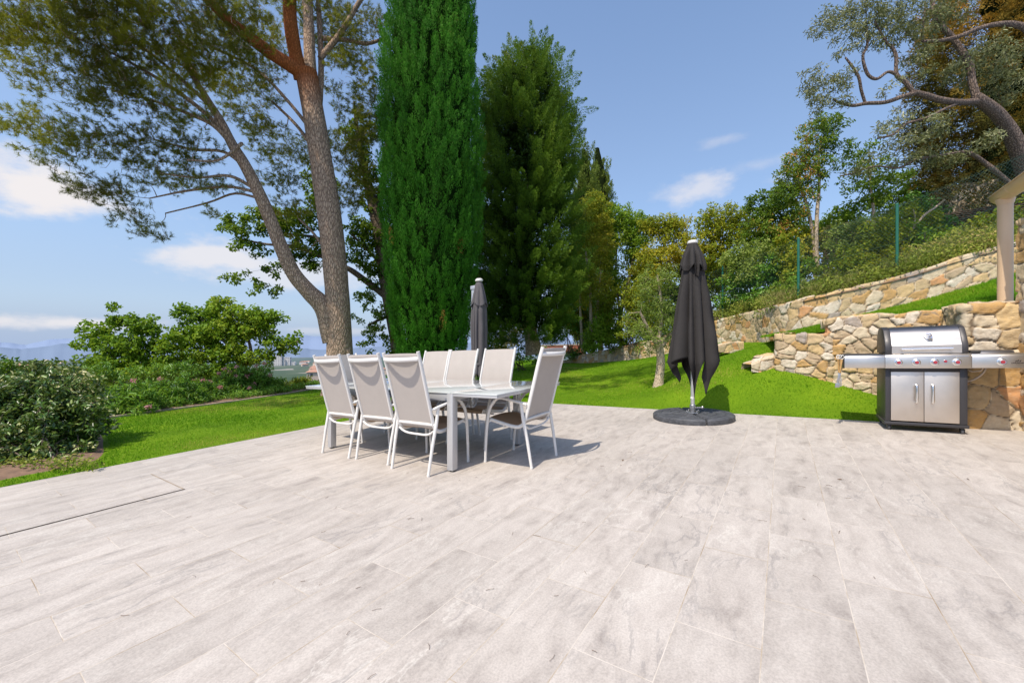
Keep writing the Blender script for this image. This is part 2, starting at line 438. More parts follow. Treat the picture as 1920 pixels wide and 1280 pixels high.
# ================================================================== SETTING
# ---- camera
cam = bpy.data.cameras.new('camera'); co = bpy.data.objects.new('camera', cam); COL.objects.link(co)
co.location = (0, 0, CAMH); co.rotation_euler = (R(90), 0, 0)
cam.sensor_width = 36; cam.sensor_fit = 'HORIZONTAL'; cam.lens = F / 1920 * 36
cam.shift_y = (HOR - 640) / 1920; cam.clip_start = .05; cam.clip_end = 100000
S.camera = co
S.view_settings.view_transform = 'Standard'; S.view_settings.look = 'None'
S.view_settings.exposure = 0; S.view_settings.gamma = 1
cy = S.cycles
cy.max_bounces = 6; cy.diffuse_bounces = 3; cy.glossy_bounces = 3; cy.transmission_bounces = 4; cy.transparent_max_bounces = 8
cy.caustics_reflective = False; cy.caustics_refractive = False
cy.use_denoising = True
cy.sample_clamp_indirect = 6

# ---- sun and sky
SUN_EL, SUN_DIR = R(56), unit(np.array([-.655, -.755]))
to_sun = Vector((SUN_DIR[0] * math.cos(SUN_EL), SUN_DIR[1] * math.cos(SUN_EL), math.sin(SUN_EL)))
sl = bpy.data.lights.new('sun', 'SUN'); so = bpy.data.objects.new('sun', sl); COL.objects.link(so)
sl.energy = 4.5; sl.angle = R(.53); sl.color = (1., .905, .765)
so.location = (-8, -9, 18); so.rotation_euler = (-to_sun).to_track_quat('-Z', 'Y').to_euler()
W = bpy.data.worlds.new('World'); S.world = W; W.use_nodes = True
W.node_tree.nodes.clear(); g = NT(W.node_tree)
sky = g.n('TexSky', sky_type='NISHITA'); sky.sun_disc = False; sky.sun_elevation = SUN_EL
sky.sun_rotation = math.atan2(to_sun.x, to_sun.y); sky.altitude = 200; sky.air_density = 1.0; sky.dust_density = 1.6; sky.ozone_density = 1.6
dirv = g.n('TexCoord').outputs['Generated']
sz = g.n('SeparateXYZ', {0: dirv}).outputs[2]
skyc = sky.outputs[0]
skyc = g.n('HueSaturation', {'Saturation': 1.12, 'Value': 1.55, 'Color': skyc}).outputs[0]
# summer haze: a milky blue band above the horizon
hz = g.ramp(sz, [(0., .95), (.10, .72), (.30, .42), (.75, .2)], 'EASE')
skyc = g.mix(hz, skyc, (2.75, 3.5, 4.9))
clouds = [(20, 350, 150, 62, 1.0), (-60, 315, 130, 60, .9), (390, 480, 130, 26, .8), (560, 515, 150, 30, .62), (150, 606, 95, 15, .8), (1325, 345, 55, 30, .62), (1290, 352, 40, 20, .4), (1360, 262, 40, 12, .25), (1420, 310, 60, 16, .22), (1500, 330, 60, 20, .25), (1180, 130, 10, 5, 0.0), (620, 620, 80, 6, .3)]
dist = g.n('TexNoise', {'Vector': g.mapping(dirv, (1, 1, 1.9)), 'Scale': 7., 'Detail': 7., 'Roughness': .58}).outputs['Fac']
tot = None
for (u, v, ru, rv, op) in clouds:
    if op <= 0: continue
    c = unit(np.array([(u - 960) / F, 1., (HOR - v) / F])); rt = unit(np.cross(c, (0, 0, 1))); up = np.cross(rt, c)
    k = np.linalg.norm([(u - 960) / F, 1., (HOR - v) / F])
    def dot(vec, sc): return g.math('MULTIPLY', g.n('VectorMath', {0: dirv, 1: tuple(float(x) for x in vec)}, operation='DOT_PRODUCT').outputs['Value'], float(sc))
    a = dot(rt, F * k / ru * .8); b = dot(up, F * k / rv * .9)
    rr = g.math('SQRT', g.math('ADD', g.math('MULTIPLY', a, a), g.math('MULTIPLY', b, b)))
    front = g.math('GREATER_THAN', dot(c, 1.), .3)
    m = g.math('MULTIPLY', g.math('SUBTRACT', 1.12, g.math('ADD', rr, g.math('MULTIPLY', g.math('SUBTRACT', dist, .5), -3.6))), front, clamp=True)
    m = g.math('MULTIPLY', g.n('MapRange', {0: m, 1: 0., 2: .95}, interpolation_type='SMOOTHSTEP').outputs[0], op)
    tot = m if tot is None else g.math('MAXIMUM', tot, m)
skyc = g.mix(tot, skyc, (6.0, 5.75, 5.8))
bg = g.n('Background', {0: skyc, 1: .15})
wo = g.n('OutputWorld'); W.node_tree.links.new(bg.outputs[0], wo.inputs[0])

# ---- terrain of the garden
def plane_z(x): return SL * x
ctrl = [(-5, 4), (-8, 8), (-6.4, 13), (-4, 9), (-10, 6), (-3, 7), (-6, 6), (-5, 10), (-1, 9.5), (.9, 8), (2.2, 7), (3.6, 6), (4.7, 5.2), (0, 5), (2, 3), (-2, 4), (4, 3), (-4, 2), (6, 4)]
CP = [(x, y, plane_z(x)) for x, y in ctrl]
for u, v, Y, dz in [(637, 736, 11, 0), (1055, 683, 18, 0), (1235, 725, 9, 0), (1225, 669, 15, 0), (1345, 642, 12, 0), (1458, 690, 6.8, 0), (1420, 650, 9.5, 0), (1458, 636, 8.9, 0), (1640, 738, 6.1, 0), (880, 702, 14, 0), (1106, 681, 19, 0), (1300, 700, 8.6, 0), (960, 690, 18, 0), (1120, 700, 13, 0)]:
    p = at(u, v, Y); CP.append((p[0], p[1], p[2] + dz))
CP += [(0, 24, .25), (-8, 20, -.4), (4, 25, .5), (-14, 14, -.7)]
CP = np.array(CP)
def _tps(r2): return np.where(r2 > 1e-12, .5 * r2 * np.log(np.maximum(r2, 1e-12)), 0.)
_n = len(CP)
_K = _tps(((CP[:, None, :2] - CP[None, :, :2]) ** 2).sum(-1)) + np.eye(_n) * .25
_P = np.c_[np.ones(_n), CP[:, :2]]
_A = np.block([[_K, _P], [_P.T, np.zeros((3, 3))]])
_w = np.linalg.solve(_A, np.r_[CP[:, 2], np.zeros(3)])
PS0, PS1, PT0, PT1 = -6.12, 6.5, -6.0, 7.0         # the terrace in (s, t)
def st_of(x, y): return CS * x - SN * y, SN * x + CS * y
def lawn_z(x, y):
    x = np.asarray(x, float); y = np.asarray(y, float)
    q = np.stack([x.ravel(), y.ravel()], 1)
    z = _tps(((q[:, None] - CP[None, :, :2]) ** 2).sum(-1)) @ _w[:_n] + _w[_n] + q @ _w[_n + 1:]
    z = z.reshape(x.shape)
    s, t = st_of(x, y)
    d = np.hypot(np.maximum(PS0 - s, 0), np.maximum(t - PT1, 0))
    k = np.clip(d / .9, 0, 1); k = k * k * (3 - 2 * k)
    return (plane_z(x) - .012) * (1 - k) + z * k
def in_patio(x, y, m=0.):
    s, t = st_of(x, y)
    return (s > PS0 + m) & (t < PT1 - m)
# edge of the planted bed on the valley side, drawn on the ground plane
def gp(u, v):
    Y = CAMH * F / ((v - HOR) + SL * (u - 960)); return np.array([(u - 960) / F * Y, Y])
BED = np.array([gp(-260, 985), gp(-60, 915), gp(30, 893), gp(110, 878), gp(178, 862), gp(196, 835), gp(186, 790), gp(240, 779), gp(400, 757), gp(520, 741), gp(592, 730), gp(640, 722), gp(700, 712)])
BED = smooth_path(np.c_[BED, np.zeros(len(BED))], 5)[:, :2]
def bed_side(x, y):
    """>0 on the lawn side of the bed line"""
    x = np.asarray(x); q = np.stack([x.ravel(), np.asarray(y).ravel()], 1)
    a, b = BED[:-1], BED[1:]; ab = b - a
    t = np.clip(((q[:, None] - a) * ab).sum(-1) / (ab ** 2).sum(-1), 0, 1)
    c = a + t[..., None] * ab; dd = np.linalg.norm(q[:, None] - c, axis=-1); i = dd.argmin(1)
    cr = ab[i, 0] * (q[:, 1] - a[i, 1]) - ab[i, 1] * (q[:, 0] - a[i, 0])
    return (np.where(cr < 0, 1, -1) * dd[np.arange(len(q)), i]).reshape(x.shape)

# lower retaining wall line (travelling left to right), wall tops from the survey
LW = [at(1458, 629, 6.82), at(1556, 627, 6.40)]
LW2 = [at(1556, 600, 6.42), at(1650, 594, 6.02), at(1752, 588, 5.62), at(1830, 583, 5.45)]
UW = [(1050, 678, 690, 21), (1106, 663, 683, 19), (1225, 638, 669, 15), (1345, 602, 640, 12), (1420, 583, 628, 10.2), (1500, 563, 620, 8.6), (1682, 520, 577, 8.0), (1798, 484, 546, 7.6), (1930, 448, 508, 7.25), (2080, 405, 470, 6.9)]
UT = np.array([at(u, a, Y) for u, a, b, Y in UW]); UB = np.array([at(u, b, Y) for u, a, b, Y in UW])
UT = smooth_path(UT, 8); UB = smooth_path(UB, 8)

def behind_lower_wall(x, y):
    a = LW[0][:2]; d = unit(LW2[-1][:2] - LW[0][:2]); n = np.array([-d[1], d[0]])
    return ((x - a[0]) * n[0] + (y - a[1]) * n[1] > .05) & ((x - a[0]) * d[0] + (y - a[1]) * d[1] > -.02)
def behind_upper_wall(x, y):
    yy = np.interp(x, np.r_[UB[::-1, 0][::-1].min(), 1e3], [0, 0]) * 0
    i = np.argsort(UB[:, 0])
    return y > np.interp(x, UB[i, 0], UB[i, 1]) + .12

# lawn sheet
gx = np.arange(-15, 9.01, .14); gy = np.arange(1.2, 25.01, .14)
X, Y = np.meshgrid(gx, gy, indexing='ij'); Z = lawn_z(X, Y) + .02 * (vnoise(np.stack([X, Y, 0 * X], -1), .8) - .5)
Z = np.where(in_patio(X, Y, .03), plane_z(X) - .09, Z)
idx = np.arange(X.size).reshape(X.shape)
Fq = np.stack([idx[:-1, :-1], idx[1:, :-1], idx[1:, 1:], idx[:-1, 1:]], -1).reshape(-1, 4)
cxm, cym = X.ravel()[Fq].mean(1), Y.ravel()[Fq].mean(1)
bs_mid = bed_side(X, Y).ravel()[Fq].mean(1)
keep = (bs_mid > -.4) & ~(behind_lower_wall(cxm - .35, cym - .25) & (cxm > 5.2)) & ~(behind_upper_wall(cxm, cym - .4) & (cxm > 2.))
lawn = tag(mesh_obj('lawn', np.stack([X, Y, Z], -1).reshape(-1, 3), Fq[keep], M['lawn'], smooth=True), kind='structure')

# grass blades
def blades(n_pts, P, size, hgt, name):
    n = len(P)
    a = rng.random(n) * 2 * np.pi; w = size * (.6 + .8 * rng.random(n)); h = hgt * (.55 + .8 * rng.random(n))
    lean = (rng.random((n, 2)) - .5) * 1.1 * h[:, None]
    dx = np.stack([np.cos(a) * w, np.sin(a) * w, 0 * w], 1) * .5
    tip = P + np.c_[lean, h]
    V = np.stack([P - dx, P + dx, tip], 1).reshape(-1, 3)
    big = vnoise(np.c_[P[:, :2], 0 * h], .9); small = vnoise(np.c_[P[:, :2], 0 * h], 5.)
    worn = np.clip((vnoise(np.c_[P[:, :2], 0 * h], .55, 31.) - .62) * 1.4, 0, .35)
    tint = np.clip(.06 + .5 * big + .28 * small + worn + .42 * (rng.random(n) - .5) + .35 * (rng.random(n) > .975), 0, 1)
    o = mesh_obj(name, V, np.arange(3 * n).reshape(-1, 3), M['grass'], attrs={'tint': np.repeat(tint, 3)})
    return tag(o, 'short bright green grass growing on the lawn', 'grass', kind='stuff')
rr = np.linspace(3.2, 25, 400); pdf = np.where(rr < 5.5, rr, 5.5 ** 1.6 / rr ** .6); cdf = np.cumsum(pdf); cdf /= cdf[-1]
nb = 620000
r = np.interp(rng.random(nb), cdf, rr); th = (rng.random(nb) - .5) * R(122)
x, y = r * np.sin(th), r * np.cos(th)
ok = ~in_patio(x, y, .012) & (y > 1.5) & (x < 8.5)
x, y = x[ok], y[ok]
ok = (bed_side(x, y) > .04) & ~(behind_lower_wall(x, y) & (x > 4.3)) & ~(behind_upper_wall(x, y) & (x > 2.))
x, y = x[ok], y[ok]; rd = np.hypot(x, y)
blades(0, np.stack([x, y, lawn_z(x, y) - .004], 1), .0012 * rd + .0008, .027, 'grass')['label'] = 'short bright green grass of the lawn around the paved terrace'

# upper strip of lawn between the two stone walls
FP = smooth_path(np.array([at(1459, 628, 6.84), at(1500, 625, 6.66), at(1555, 618, 6.50), at(1600, 596, 6.40), at(1745, 588, 5.78), at(1800, 577, 5.45), at(1905, 567, 4.95), at(2000, 561, 4.75)]), 8)
BP = smooth_path(np.array([at(1425, 634, 9.6), at(1462, 629, 9.1), at(1500, 619, 8.55), at(1682, 576, 7.95), at(1798, 545, 7.55), at(1930, 507, 7.2), at(2080, 469, 6.85)]), 8)
def resamp(P, n):
    d = np.r_[0, np.cumsum(np.linalg.norm(np.diff(P, axis=0), axis=1))]; q = np.linspace(0, d[-1], n)
    return np.stack([np.interp(q, d, P[:, k]) for k in range(3)], 1)
fa, ba = resamp(FP, 70), resamp(BP, 70)
kk = np.linspace(0, 1, 26)[None, :, None]
TL = fa[:, None] * (1 - kk) + ba[:, None] * kk
TL[..., 2] += .05 * (vnoise(TL, 1.5) - .5)
mb = MB(); mb.grid(TL); tag(mb.build('terrace_lawn', M['lawn']), kind='structure')
n2 = 60000
i = rng.random(n2) * 68.99; j = rng.random(n2) * 24.99; i0, j0 = i.astype(int), j.astype(int); fi, fj = (i - i0)[:, None], (j - j0)[:, None]
Pb = (TL[i0, j0] * (1 - fi) + TL[i0 + 1, j0] * fi) * (1 - fj) + (TL[i0, j0 + 1] * (1 - fi) + TL[i0 + 1, j0 + 1] * fi) * fj
blades(0, Pb, .0105, .045, 'grass')['label'] = 'bright green grass on the raised strip between the stone walls'

# soil of the planted bed, dropping away to the valley
off = []
for k in (0., -.25, -1.2, -3., -6., -11.):
    nrm = np.gradient(BED, axis=0); nrm = unit(np.stack([-nrm[:, 1], nrm[:, 0]], 1))
    q = BED - nrm * k
    z = lawn_z(q[:, 0], q[:, 1]) if k > -.5 else lawn_z(BED[:, 0], BED[:, 1])
    z = z + (.0 if k == 0 else .05 if k > -1 else .06 - .10 * (-k - 1.2) ** 1.15)
    off.append(np.c_[q, z])
mb = MB(); mb.grid(np.array(off)); tag(mb.build('flower_bed', M['soil']), kind='structure')
# low edging along the bed: a run of worn concrete lengths
kerb = BED[31:]; kz = lawn_z(kerb[:, 0], kerb[:, 1])
nrm = np.gradient(kerb, axis=0); nrm = unit(np.stack([-nrm[:, 1], nrm[:, 0]], 1))
rows = []
for o_, h_ in ((-.0, -.05), (-.0, .028), (.07, .032), (.07, -.05)):
    q = kerb + nrm * o_; rows.append(np.c_[q, kz + h_ + .012 * vnoise(np.c_[q, 0 * kz], 4.)])
nrm_k = nrm
mb = MB(); mb.grid(np.array(rows)); e = mb.build('bed_edging', M['curb']); tag(e, 'low tan edging strip along the oleander bed beside the lawn', 'edging')
mb = MB(); mb.tube(smooth_path([np.r_[gp(5, 893), .0], np.r_[gp(45, 884), .02], np.r_[gp(84, 873), .03]], 5) + np.array([0, 0, -.14]), [.035] * 11, 6)
# ---- the paved terrace
def patio_pt(s, t, h): return PT(s, t, h)
ss = np.linspace(PS0, PS1, 24); tt = np.linspace(PT0, PT1, 24)
G_ = np.array([[PT(s, t) for t in tt] for s in ss]); stv = np.array([[(s, t, 0) for t in tt] for s in ss]).reshape(-1, 3)
idx = np.arange(576).reshape(24, 24)
Fq = np.stack([idx[:-1, :-1], idx[1:, :-1], idx[1:, 1:], idx[:-1, 1:]], -1).reshape(-1, 4)
tag(mesh_obj('patio', G_.reshape(-1, 3), Fq, M['tile'], attrs={'st': stv}), kind='structure')
# slab edge, a thin pale nosing
mb = MB()
for (a, b, w) in (((PS0, PT0), (PS0, PT1), (-.001, 0)), ((PS0, PT1), (PS1, PT1), (0, .001))):
    A_, B_ = PT(a[0] + w[0], a[1] + w[1]), PT(b[0] + w[0], b[1] + w[1])
    mb.add([A_ - (0, 0, .0), B_ - (0, 0, .0), B_ - (0, 0, .08), A_ - (0, 0, .08)], [(0, 1, 2, 3)])
tag(mb.build('patio_edge', M['curb']), kind='structure')
# flush tiled hatch in the corner of the terrace with its open joint
hs, ht = -4.365, 1.30
def sheet(name, mat, quad, h, parent=None, attr=True):
    Pq = np.array([PT(s, t, h) for s, t in quad]); sv = np.array([(s, t, 0) for s, t in quad])
    return mesh_obj(name, Pq, np.array([[0, 1, 2, 3]]), mat, parent, attrs={'st': sv} if attr else None)
hatch = sheet('hatch_cover', M['tile'], [(hs - .012, ht - 1.9), (hs - .012, ht - .012), (-5.27, ht - .012), (-5.27, ht - 1.9)], .004)
tag(hatch, 'flush tiled hatch cover with a dark open joint in the paving', 'hatch')
M['gap'] = simple('open_joint', (.07, .055, .045), .95, 0, .3, 30)
M['gap_pale'] = simple('dusty_joint', (.34, .28, .22), .95, 0, .6, 12)
mb = MB()
for quad, h in (([(hs + .004, ht - 1.9), (hs + .004, ht + .004), (hs - .012, ht + .004), (hs - .012, ht - 1.9)], .003),):
    mb.add([PT(s, t, h) for s, t in quad], [(0, 1, 2, 3)])
mb.build('joint', M['gap'], hatch)
mb = MB(); mb.add([PT(s, t, .0035) for s, t in ((hs - .012, ht + .003), (hs - .012, ht - .012), (-5.27, ht - .012), (-5.27, ht + .003))], [(0, 1, 2, 3)])
mb.build('joint', M['gap_pale'], hatch)
# pine needles and bits blown over the paving
nd = MB()
for _ in range(90):
    s, t = rng.uniform(-4.6, 2.2), rng.uniform(.35, 5.6)
    if rng.random() < .55: s, t = rng.uniform(-3.2, .4), rng.uniform(.3, 4.0)
    p = PT(s, t, .003); a = rng.normal(.6, 1.0); L = rng.uniform(.015, .05); bnd = rng.normal(0, .25)
    q = [p + (0, 0, 0), p + (L * .5 * math.cos(a), L * .5 * math.sin(a), rng.uniform(0, .006)), p + (L * .5 * (math.cos(a) + math.cos(a + bnd)), L * .5 * (math.sin(a) + math.sin(a + bnd)), .002)]
    nd.tube(q, 0.0007 + .0005 * rng.random(), 4)
for _ in range(9):
    s, t = rng.uniform(-4, 1.6), rng.uniform(1., 5.5); p = PT(s, t, .004); a = rng.random() * 6.28; L = .012 + .012 * rng.random()
    e1 = np.array([math.cos(a) * L, math.sin(a) * L, .004]); e2 = np.array([-math.sin(a) * L * .5, math.cos(a) * L * .5, .004])
    nd.add([p - e1, p + e2, p + e1, p - e2], [(0, 1, 2, 3)])
M['litter'] = simple('dry_needles', (.16, .11, .075), .9, 0, .6, 6)
tag(nd.build('fallen_needles', M['litter'], recalc=False), 'brown dry pine needles blown across the pale paving', 'needles', kind='stuff')

# ---- stone walls
def stone_wall(name, label, path, thick=.3, ds=.022, cell=.23, depth=.03, seed=1, mat=None, back=.25, aspect=1.25):
    """path: list of (x, y, z_bottom, z_top), left to right as seen from the face"""
    rg = np.random.default_rng(seed)
    P = np.asarray(path, float); d = np.r_[0, np.cumsum(np.linalg.norm(np.diff(P[:, :2], axis=0), axis=1))]
    n = max(4, int(d[-1] / ds)); q = np.linspace(0, d[-1], n)
    C = np.stack([np.interp(q, d, P[:, k]) for k in range(4)], 1)
    C[:, 3] += .045 * (vnoise(np.c_[C[:, :2], q * 0], 4., seed) - .5) * np.clip(cell / .15, .3, 1.)
    tg = unit(np.gradient(C[:, :2], axis=0)); nr = np.stack([tg[:, 1], -tg[:, 0]], 1)
    hm = (C[:, 3] - C[:, 2]).max(); nf = max(4, int(hm / ds)); ntp = max(3, int(thick / ds / 1.4)); nbk = 3
    base, lp, dr = [], [], []
    for k in range(nf + 1):
        f = k / nf; z = C[:, 2] + (C[:, 3] - C[:, 2]) * f
        base.append(np.c_[C[:, :2], z]); lp.append(np.stack([q, z - C[:, 3]], 1)); dr.append(np.c_[nr, np.full(n, .0 if k < nf else .7)])
    for k in range(1, ntp + 1):
        f = k / ntp * thick
        base.append(np.c_[C[:, :2] - nr * f, C[:, 3]]); lp.append(np.stack([q, np.full(n, f)], 1)); dr.append(np.c_[nr * 0, np.ones(n)])
    for k in range(1, nbk + 1):
        base.append(np.c_[C[:, :2] - nr * thick, C[:, 3] - back * k / nbk]); lp.append(np.stack([q, np.full(n, thick + back * k / nbk)], 1)); dr.append(np.c_[-nr, np.zeros(n)])
    base = np.array(base); lp = np.array(lp); dr = np.array(dr)
    U = lp / np.array([cell * aspect, cell])
    U = U + .45 * (np.stack([vnoise(np.stack([U[..., 0], U[..., 1], 0 * U[..., 0]], -1), 1.3, 3 + seed), vnoise(np.stack([U[..., 0], U[..., 1], 0 * U[..., 0]], -1), 1.3, 19 + seed)], -1) - .5)
    big = 400; jit = rg.random((big, big, 2)); val = rg.random((big, big)); lift = rg.random((big, big))
    ci = np.floor(U).astype(int)
    best = np.full(U.shape[:2], 9e9); bp = np.zeros_like(U); bi = np.zeros(U.shape, int)
    for dx in (-2, -1, 0, 1, 2):
        for dy in (-2, -1, 0, 1, 2):
            c = ci + (dx, dy); s_ = c + .08 + .84 * jit[c[..., 0] % big, c[..., 1] % big]
            dd = ((U - s_) ** 2).sum(-1); m = dd < best
            best = np.where(m, dd, best); bp[m] = s_[m]; bi[m] = c[m]
    edge = np.full(best.shape, 9.)
    for dx in (-2, -1, 0, 1, 2):
        for dy in (-2, -1, 0, 1, 2):
            c = ci + (dx, dy); s_ = c + .08 + .84 * jit[c[..., 0] % big, c[..., 1] % big]
            v = s_ - bp; L = np.linalg.norm(v, axis=-1); ok = L > 1e-6
            e = (((bp + s_) * .5 - U) * v).sum(-1) / np.maximum(L, 1e-6)
            edge = np.where(ok, np.minimum(edge, e), edge)
    edge = edge * cell
    w = .004 + .007 * vnoise(base, 6.)
    jn = np.clip((edge - w * .2) / w, 0, 1)
    sm = np.clip(edge / .013, 0, 1); sm = sm * (2 - sm)
    dep = depth * (sm * (.55 + .75 * lift[bi[..., 0] % big, bi[..., 1] % big]) + .5 * (vnoise(base, 14.) - .5) + .25 * (vnoise(base, 40.) - .5))
    V = base + dr * dep[..., None]
    nn = V.shape[0]; idx = np.arange(nn * n).reshape(nn, n)
    Fq = np.stack([idx[:-1, :-1], idx[:-1, 1:], idx[1:, 1:], idx[1:, :-1]], -1).reshape(-1, 4)
    o = mesh_obj(name, V.reshape(-1, 3), Fq, mat or M['stone'], attrs={'cell': val[bi[..., 0] % big, bi[..., 1] % big].ravel(), 'joint': jn.ravel()}, smooth=True)
    return tag(o, label, 'stone wall')

def wp(p, zb): return (p[0], p[1], zb, p[2])
path = [(b[0], b[1], b[2] - .25, t[2]) for t, b in zip(UT, UB)]
stone_wall('stone_wall', 'long sunlit stone wall climbing the slope below the wire fence', path, .32, .022, .185, .032, 3)
e0 = LW[0] + (.55, .75, 0)
stone_wall('stone_wall', 'lower step of the curved stone retaining wall, left of the grill', [wp(e0, .7), wp(LW[0] + (.03, .06, 0), .68), wp(LW[0], .66), wp(LW[1], .5), wp(LW[1] + (.1, .0, 0), .45)], .26, .016, .135, .042, 5, M['stone'])
e1 = LW2[0] + (.35, .6, 0)
stone_wall('stone_wall', 'taller stone retaining wall directly behind the left grill shelf', [wp(e1, .6), wp(LW2[0] + (.02, .05, 0), .5)] + [wp(p, z) for p, z in zip(LW2, (.48, .3, .1, .05))], .24, .016, .14, .044, 8, M['stone'])
a0_, a, b, c = PT(2.3, 7.62), PT(1.80, 7.6), PT(1.80, 6.9), PT(2.24, 6.99)
zt = 1.15 + 73 / 750 * b[1]
stone_wall('stone_pier', 'big block stone pier directly behind the right grill shelf', [(a0_[0], a0_[1], 0, zt), (a[0], a[1], .0, zt), (b[0] - .004, b[1] + .03, 0, zt), (b[0], b[1], 0, zt), (c[0], c[1], 0, zt + .02)], .5, .015, .24, .05, 23, M['stone'], aspect=1.05)
a, b, c = PT(2.225, 6.985), PT(2.33, 6.5), PT(2.75, 4.2)
stone_wall('stone_wall', 'rough stone corner at the far right edge beside the gutter pipe', [(a[0], a[1], 0, 2.55), (b[0], b[1], 0, 2.55), (c[0], c[1], 0, 2.55)], .4, .018, .17, .035, 31)
# flat stones set in the grass
def slab_stone(label, u0, u1, v0, v1, Y, seed):
    a, b = at(u0, v1, Y), at(u1, v1, Y); zt = at(u0, v0, Y)[2]
    stone_wall('stone_edging', label, [(a[0], a[1], a[2] - .1, a[2] + .02), ((a[0] + b[0]) / 2, (a[1] + b[1]) / 2 - .03, a[2] - .12, (a[2] + zt) / 2 + .03), (b[0], b[1], b[2] - .15, zt)], .35, .018, .16, .02, seed)['category'] = 'edging'
slab_stone('pale stone edging tapering into the grass left of the retaining wall', 1408, 1462, 664, 686, 6.95, 41)
slab_stone('low pale stones in the grass just right of the black parasol', 1340, 1394, 640, 652, 9.6, 42)

# ---- slope behind the upper wall
rows = []
dirs = unit(np.array([.52, .85]))
for k, dz in ((-.05, -.06), (.25, .02), (1.2, .35), (2.6, .50), (4.5, .72), (7, 1.0), (11, 1.3), (16, 1.5)):
    fade = np.clip((UT[:, 0] - 2.) / 6., .12, 1.)
    rows.append(np.c_[UT[:, 0] + dirs[0] * k, UT[:, 1] + dirs[1] * k, UT[:, 2] + dz * fade])
HS = np.array(rows)
def fine(A, k):
    A = np.asarray(A); B = []
    for i in range(len(A) - 1):
        for j in range(k): B.append(A[i] + (A[i + 1] - A[i]) * j / k)
    B.append(A[-1]); return np.array(B)
HSf = fine(HS, 5); HSf[1:, :, 2] += .14 * (vnoise(HSf[1:], 1.1) - .5) + .06 * (vnoise(HSf[1:], 4.) - .5)
mb = MB(); mb.grid(HSf); tag(mb.build('hillside', M['soil']), kind='structure')
def hill_z(x, y):
    d = ((HSf[..., :2] - np.array([x, y])) ** 2).sum(-1); i = np.unravel_index(d.argmin(), d.shape); return HSf[i][2]

# ---- far land
def zfar(r):
    return np.interp(np.log(r), np.log([10, 14, 25, 60, 150, 400, 1000, 2500, 5000, 60000]), [-1.8, -2.6, -5.5, -10, -17, -28, -43, -66, -115, -900])
def far_z(x, y):
    r = np.hypot(x, y); z = zfar(np.maximum(r, 10))
    P = np.stack([x, y, 0 * x], -1)
    a = np.interp(r, [30, 200, 700, 1600, 4000, 9000], [0, 4, 16, 30, 22, 0])
    z = z + a * (vnoise(P, 1 / 700., 4.3) - .55) + .35 * a * (vnoise(P, 1 / 190., 8.) - .5)
    ang = np.degrees(np.arctan2(x, y))
    z = z + 24 * np.exp(-((r - 1500) / 420.) ** 2) * np.exp(-((ang + 52) / 9.) ** 2)
    z = z + 22 * np.exp(-((r - 2100) / 600.) ** 2) * np.exp(-((ang + 23) / 11.) ** 2)
    cap = CAMH - r * np.interp(ang, [-60, -46, -40, -20], [11.5, 11.5, 13, 12.]) / F * np.cos(np.radians(ang))
    return np.minimum(z, cap)
rr = np.geomspace(11, 60000, 190); an = np.radians(np.linspace(-75, 60, 260))
RR, AN = np.meshgrid(rr, an, indexing='ij'); X, Y = RR * np.sin(AN), RR * np.cos(AN)
idx = np.arange(X.size).reshape(X.shape)
Fq = np.stack([idx[:-1, :-1], idx[:-1, 1:], idx[1:, 1:], idx[1:, :-1]], -1).reshape(-1, 4)
def land(g):
    ob = g.obj()
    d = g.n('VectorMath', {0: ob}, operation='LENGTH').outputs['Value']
    n1 = g.noise(ob, .004, 7, .6); n2 = g.noise(ob, .03, 5, .7)
    c = g.ramp(g.math('ADD', g.math('MULTIPLY', n1, .6), g.math('MULTIPLY', n2, .4)), [(.35, (.035, .06, .025)), (.5, (.05, .085, .035)), (.6, (.11, .125, .065)), (.68, (.05, .08, .04))])
    vor = g.n('TexVoronoi', {'Vector': ob, 'Scale': .022}).outputs['Color']
    sp = g.n('SeparateColor', {0: vor}).outputs[0]
    c = g.mix(g.math('MULTIPLY', g.math('GREATER_THAN', sp, .86), g.ramp(n1, [(.52, 0.), (.58, .7)])), c, (.50, .42, .38))
    hz = g.math('SUBTRACT', 1., g.math('POWER', 2.718, g.math('DIVIDE', d, -3600.)))  # distance haze painted into the ground colour
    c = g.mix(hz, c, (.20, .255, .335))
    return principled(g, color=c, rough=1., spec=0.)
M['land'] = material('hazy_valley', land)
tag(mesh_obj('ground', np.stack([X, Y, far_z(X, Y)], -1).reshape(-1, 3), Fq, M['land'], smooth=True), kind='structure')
def ridge(name, prof, Yd, col, seed):
    us = np.array([p[0] for p in prof]); vs = np.array([p[1] for p in prof])
    u = np.arange(us[0], us[-1], 4.); v = np.interp(u, us, vs) + 2.6 * (vnoise(np.stack([u, 0 * u, 0 * u], -1), .045, seed) - .5) + 1.2 * (vnoise(np.stack([u, 0 * u, 0 * u], -1), .16, seed) - .5)
    rows = []
    for k, (f, dy) in enumerate(((0, -.16), (.35, -.1), (.7, -.045), (1, 0), (.7, .06), (0, .2))):
        Yr = Yd * (1 + dy) * (1 + .02 * (vnoise(np.stack([u, 0 * u + k, 0 * u], -1), .05, seed) - .5))
        zt = CAMH - (v - HOR) / F * Yd; rows.append(np.stack([(u - 960) / F * Yr, Yr, -330 + (zt + 330) * f], 1))
    mb = MB(); mb.grid(np.array(rows))
    m = simple(name + '_haze', col, 1., 0, .04, .0006, spec=0.)  # flat blue colour carries the air haze over the ridge
    tag(mb.build(name, m, angle=180), kind='structure')
ridge('mountains', [(-400, 640), (-120, 628), (0, 640), (48, 647), (105, 634), (150, 633), (240, 641), (360, 640), (470, 636), (556, 626), (590, 630), (640, 634), (690, 628), (740, 634), (800, 624), (900, 628), (960, 618), (1050, 624), (1200, 630), (1500, 640)], 15000, (.215, .28, .41), 3)
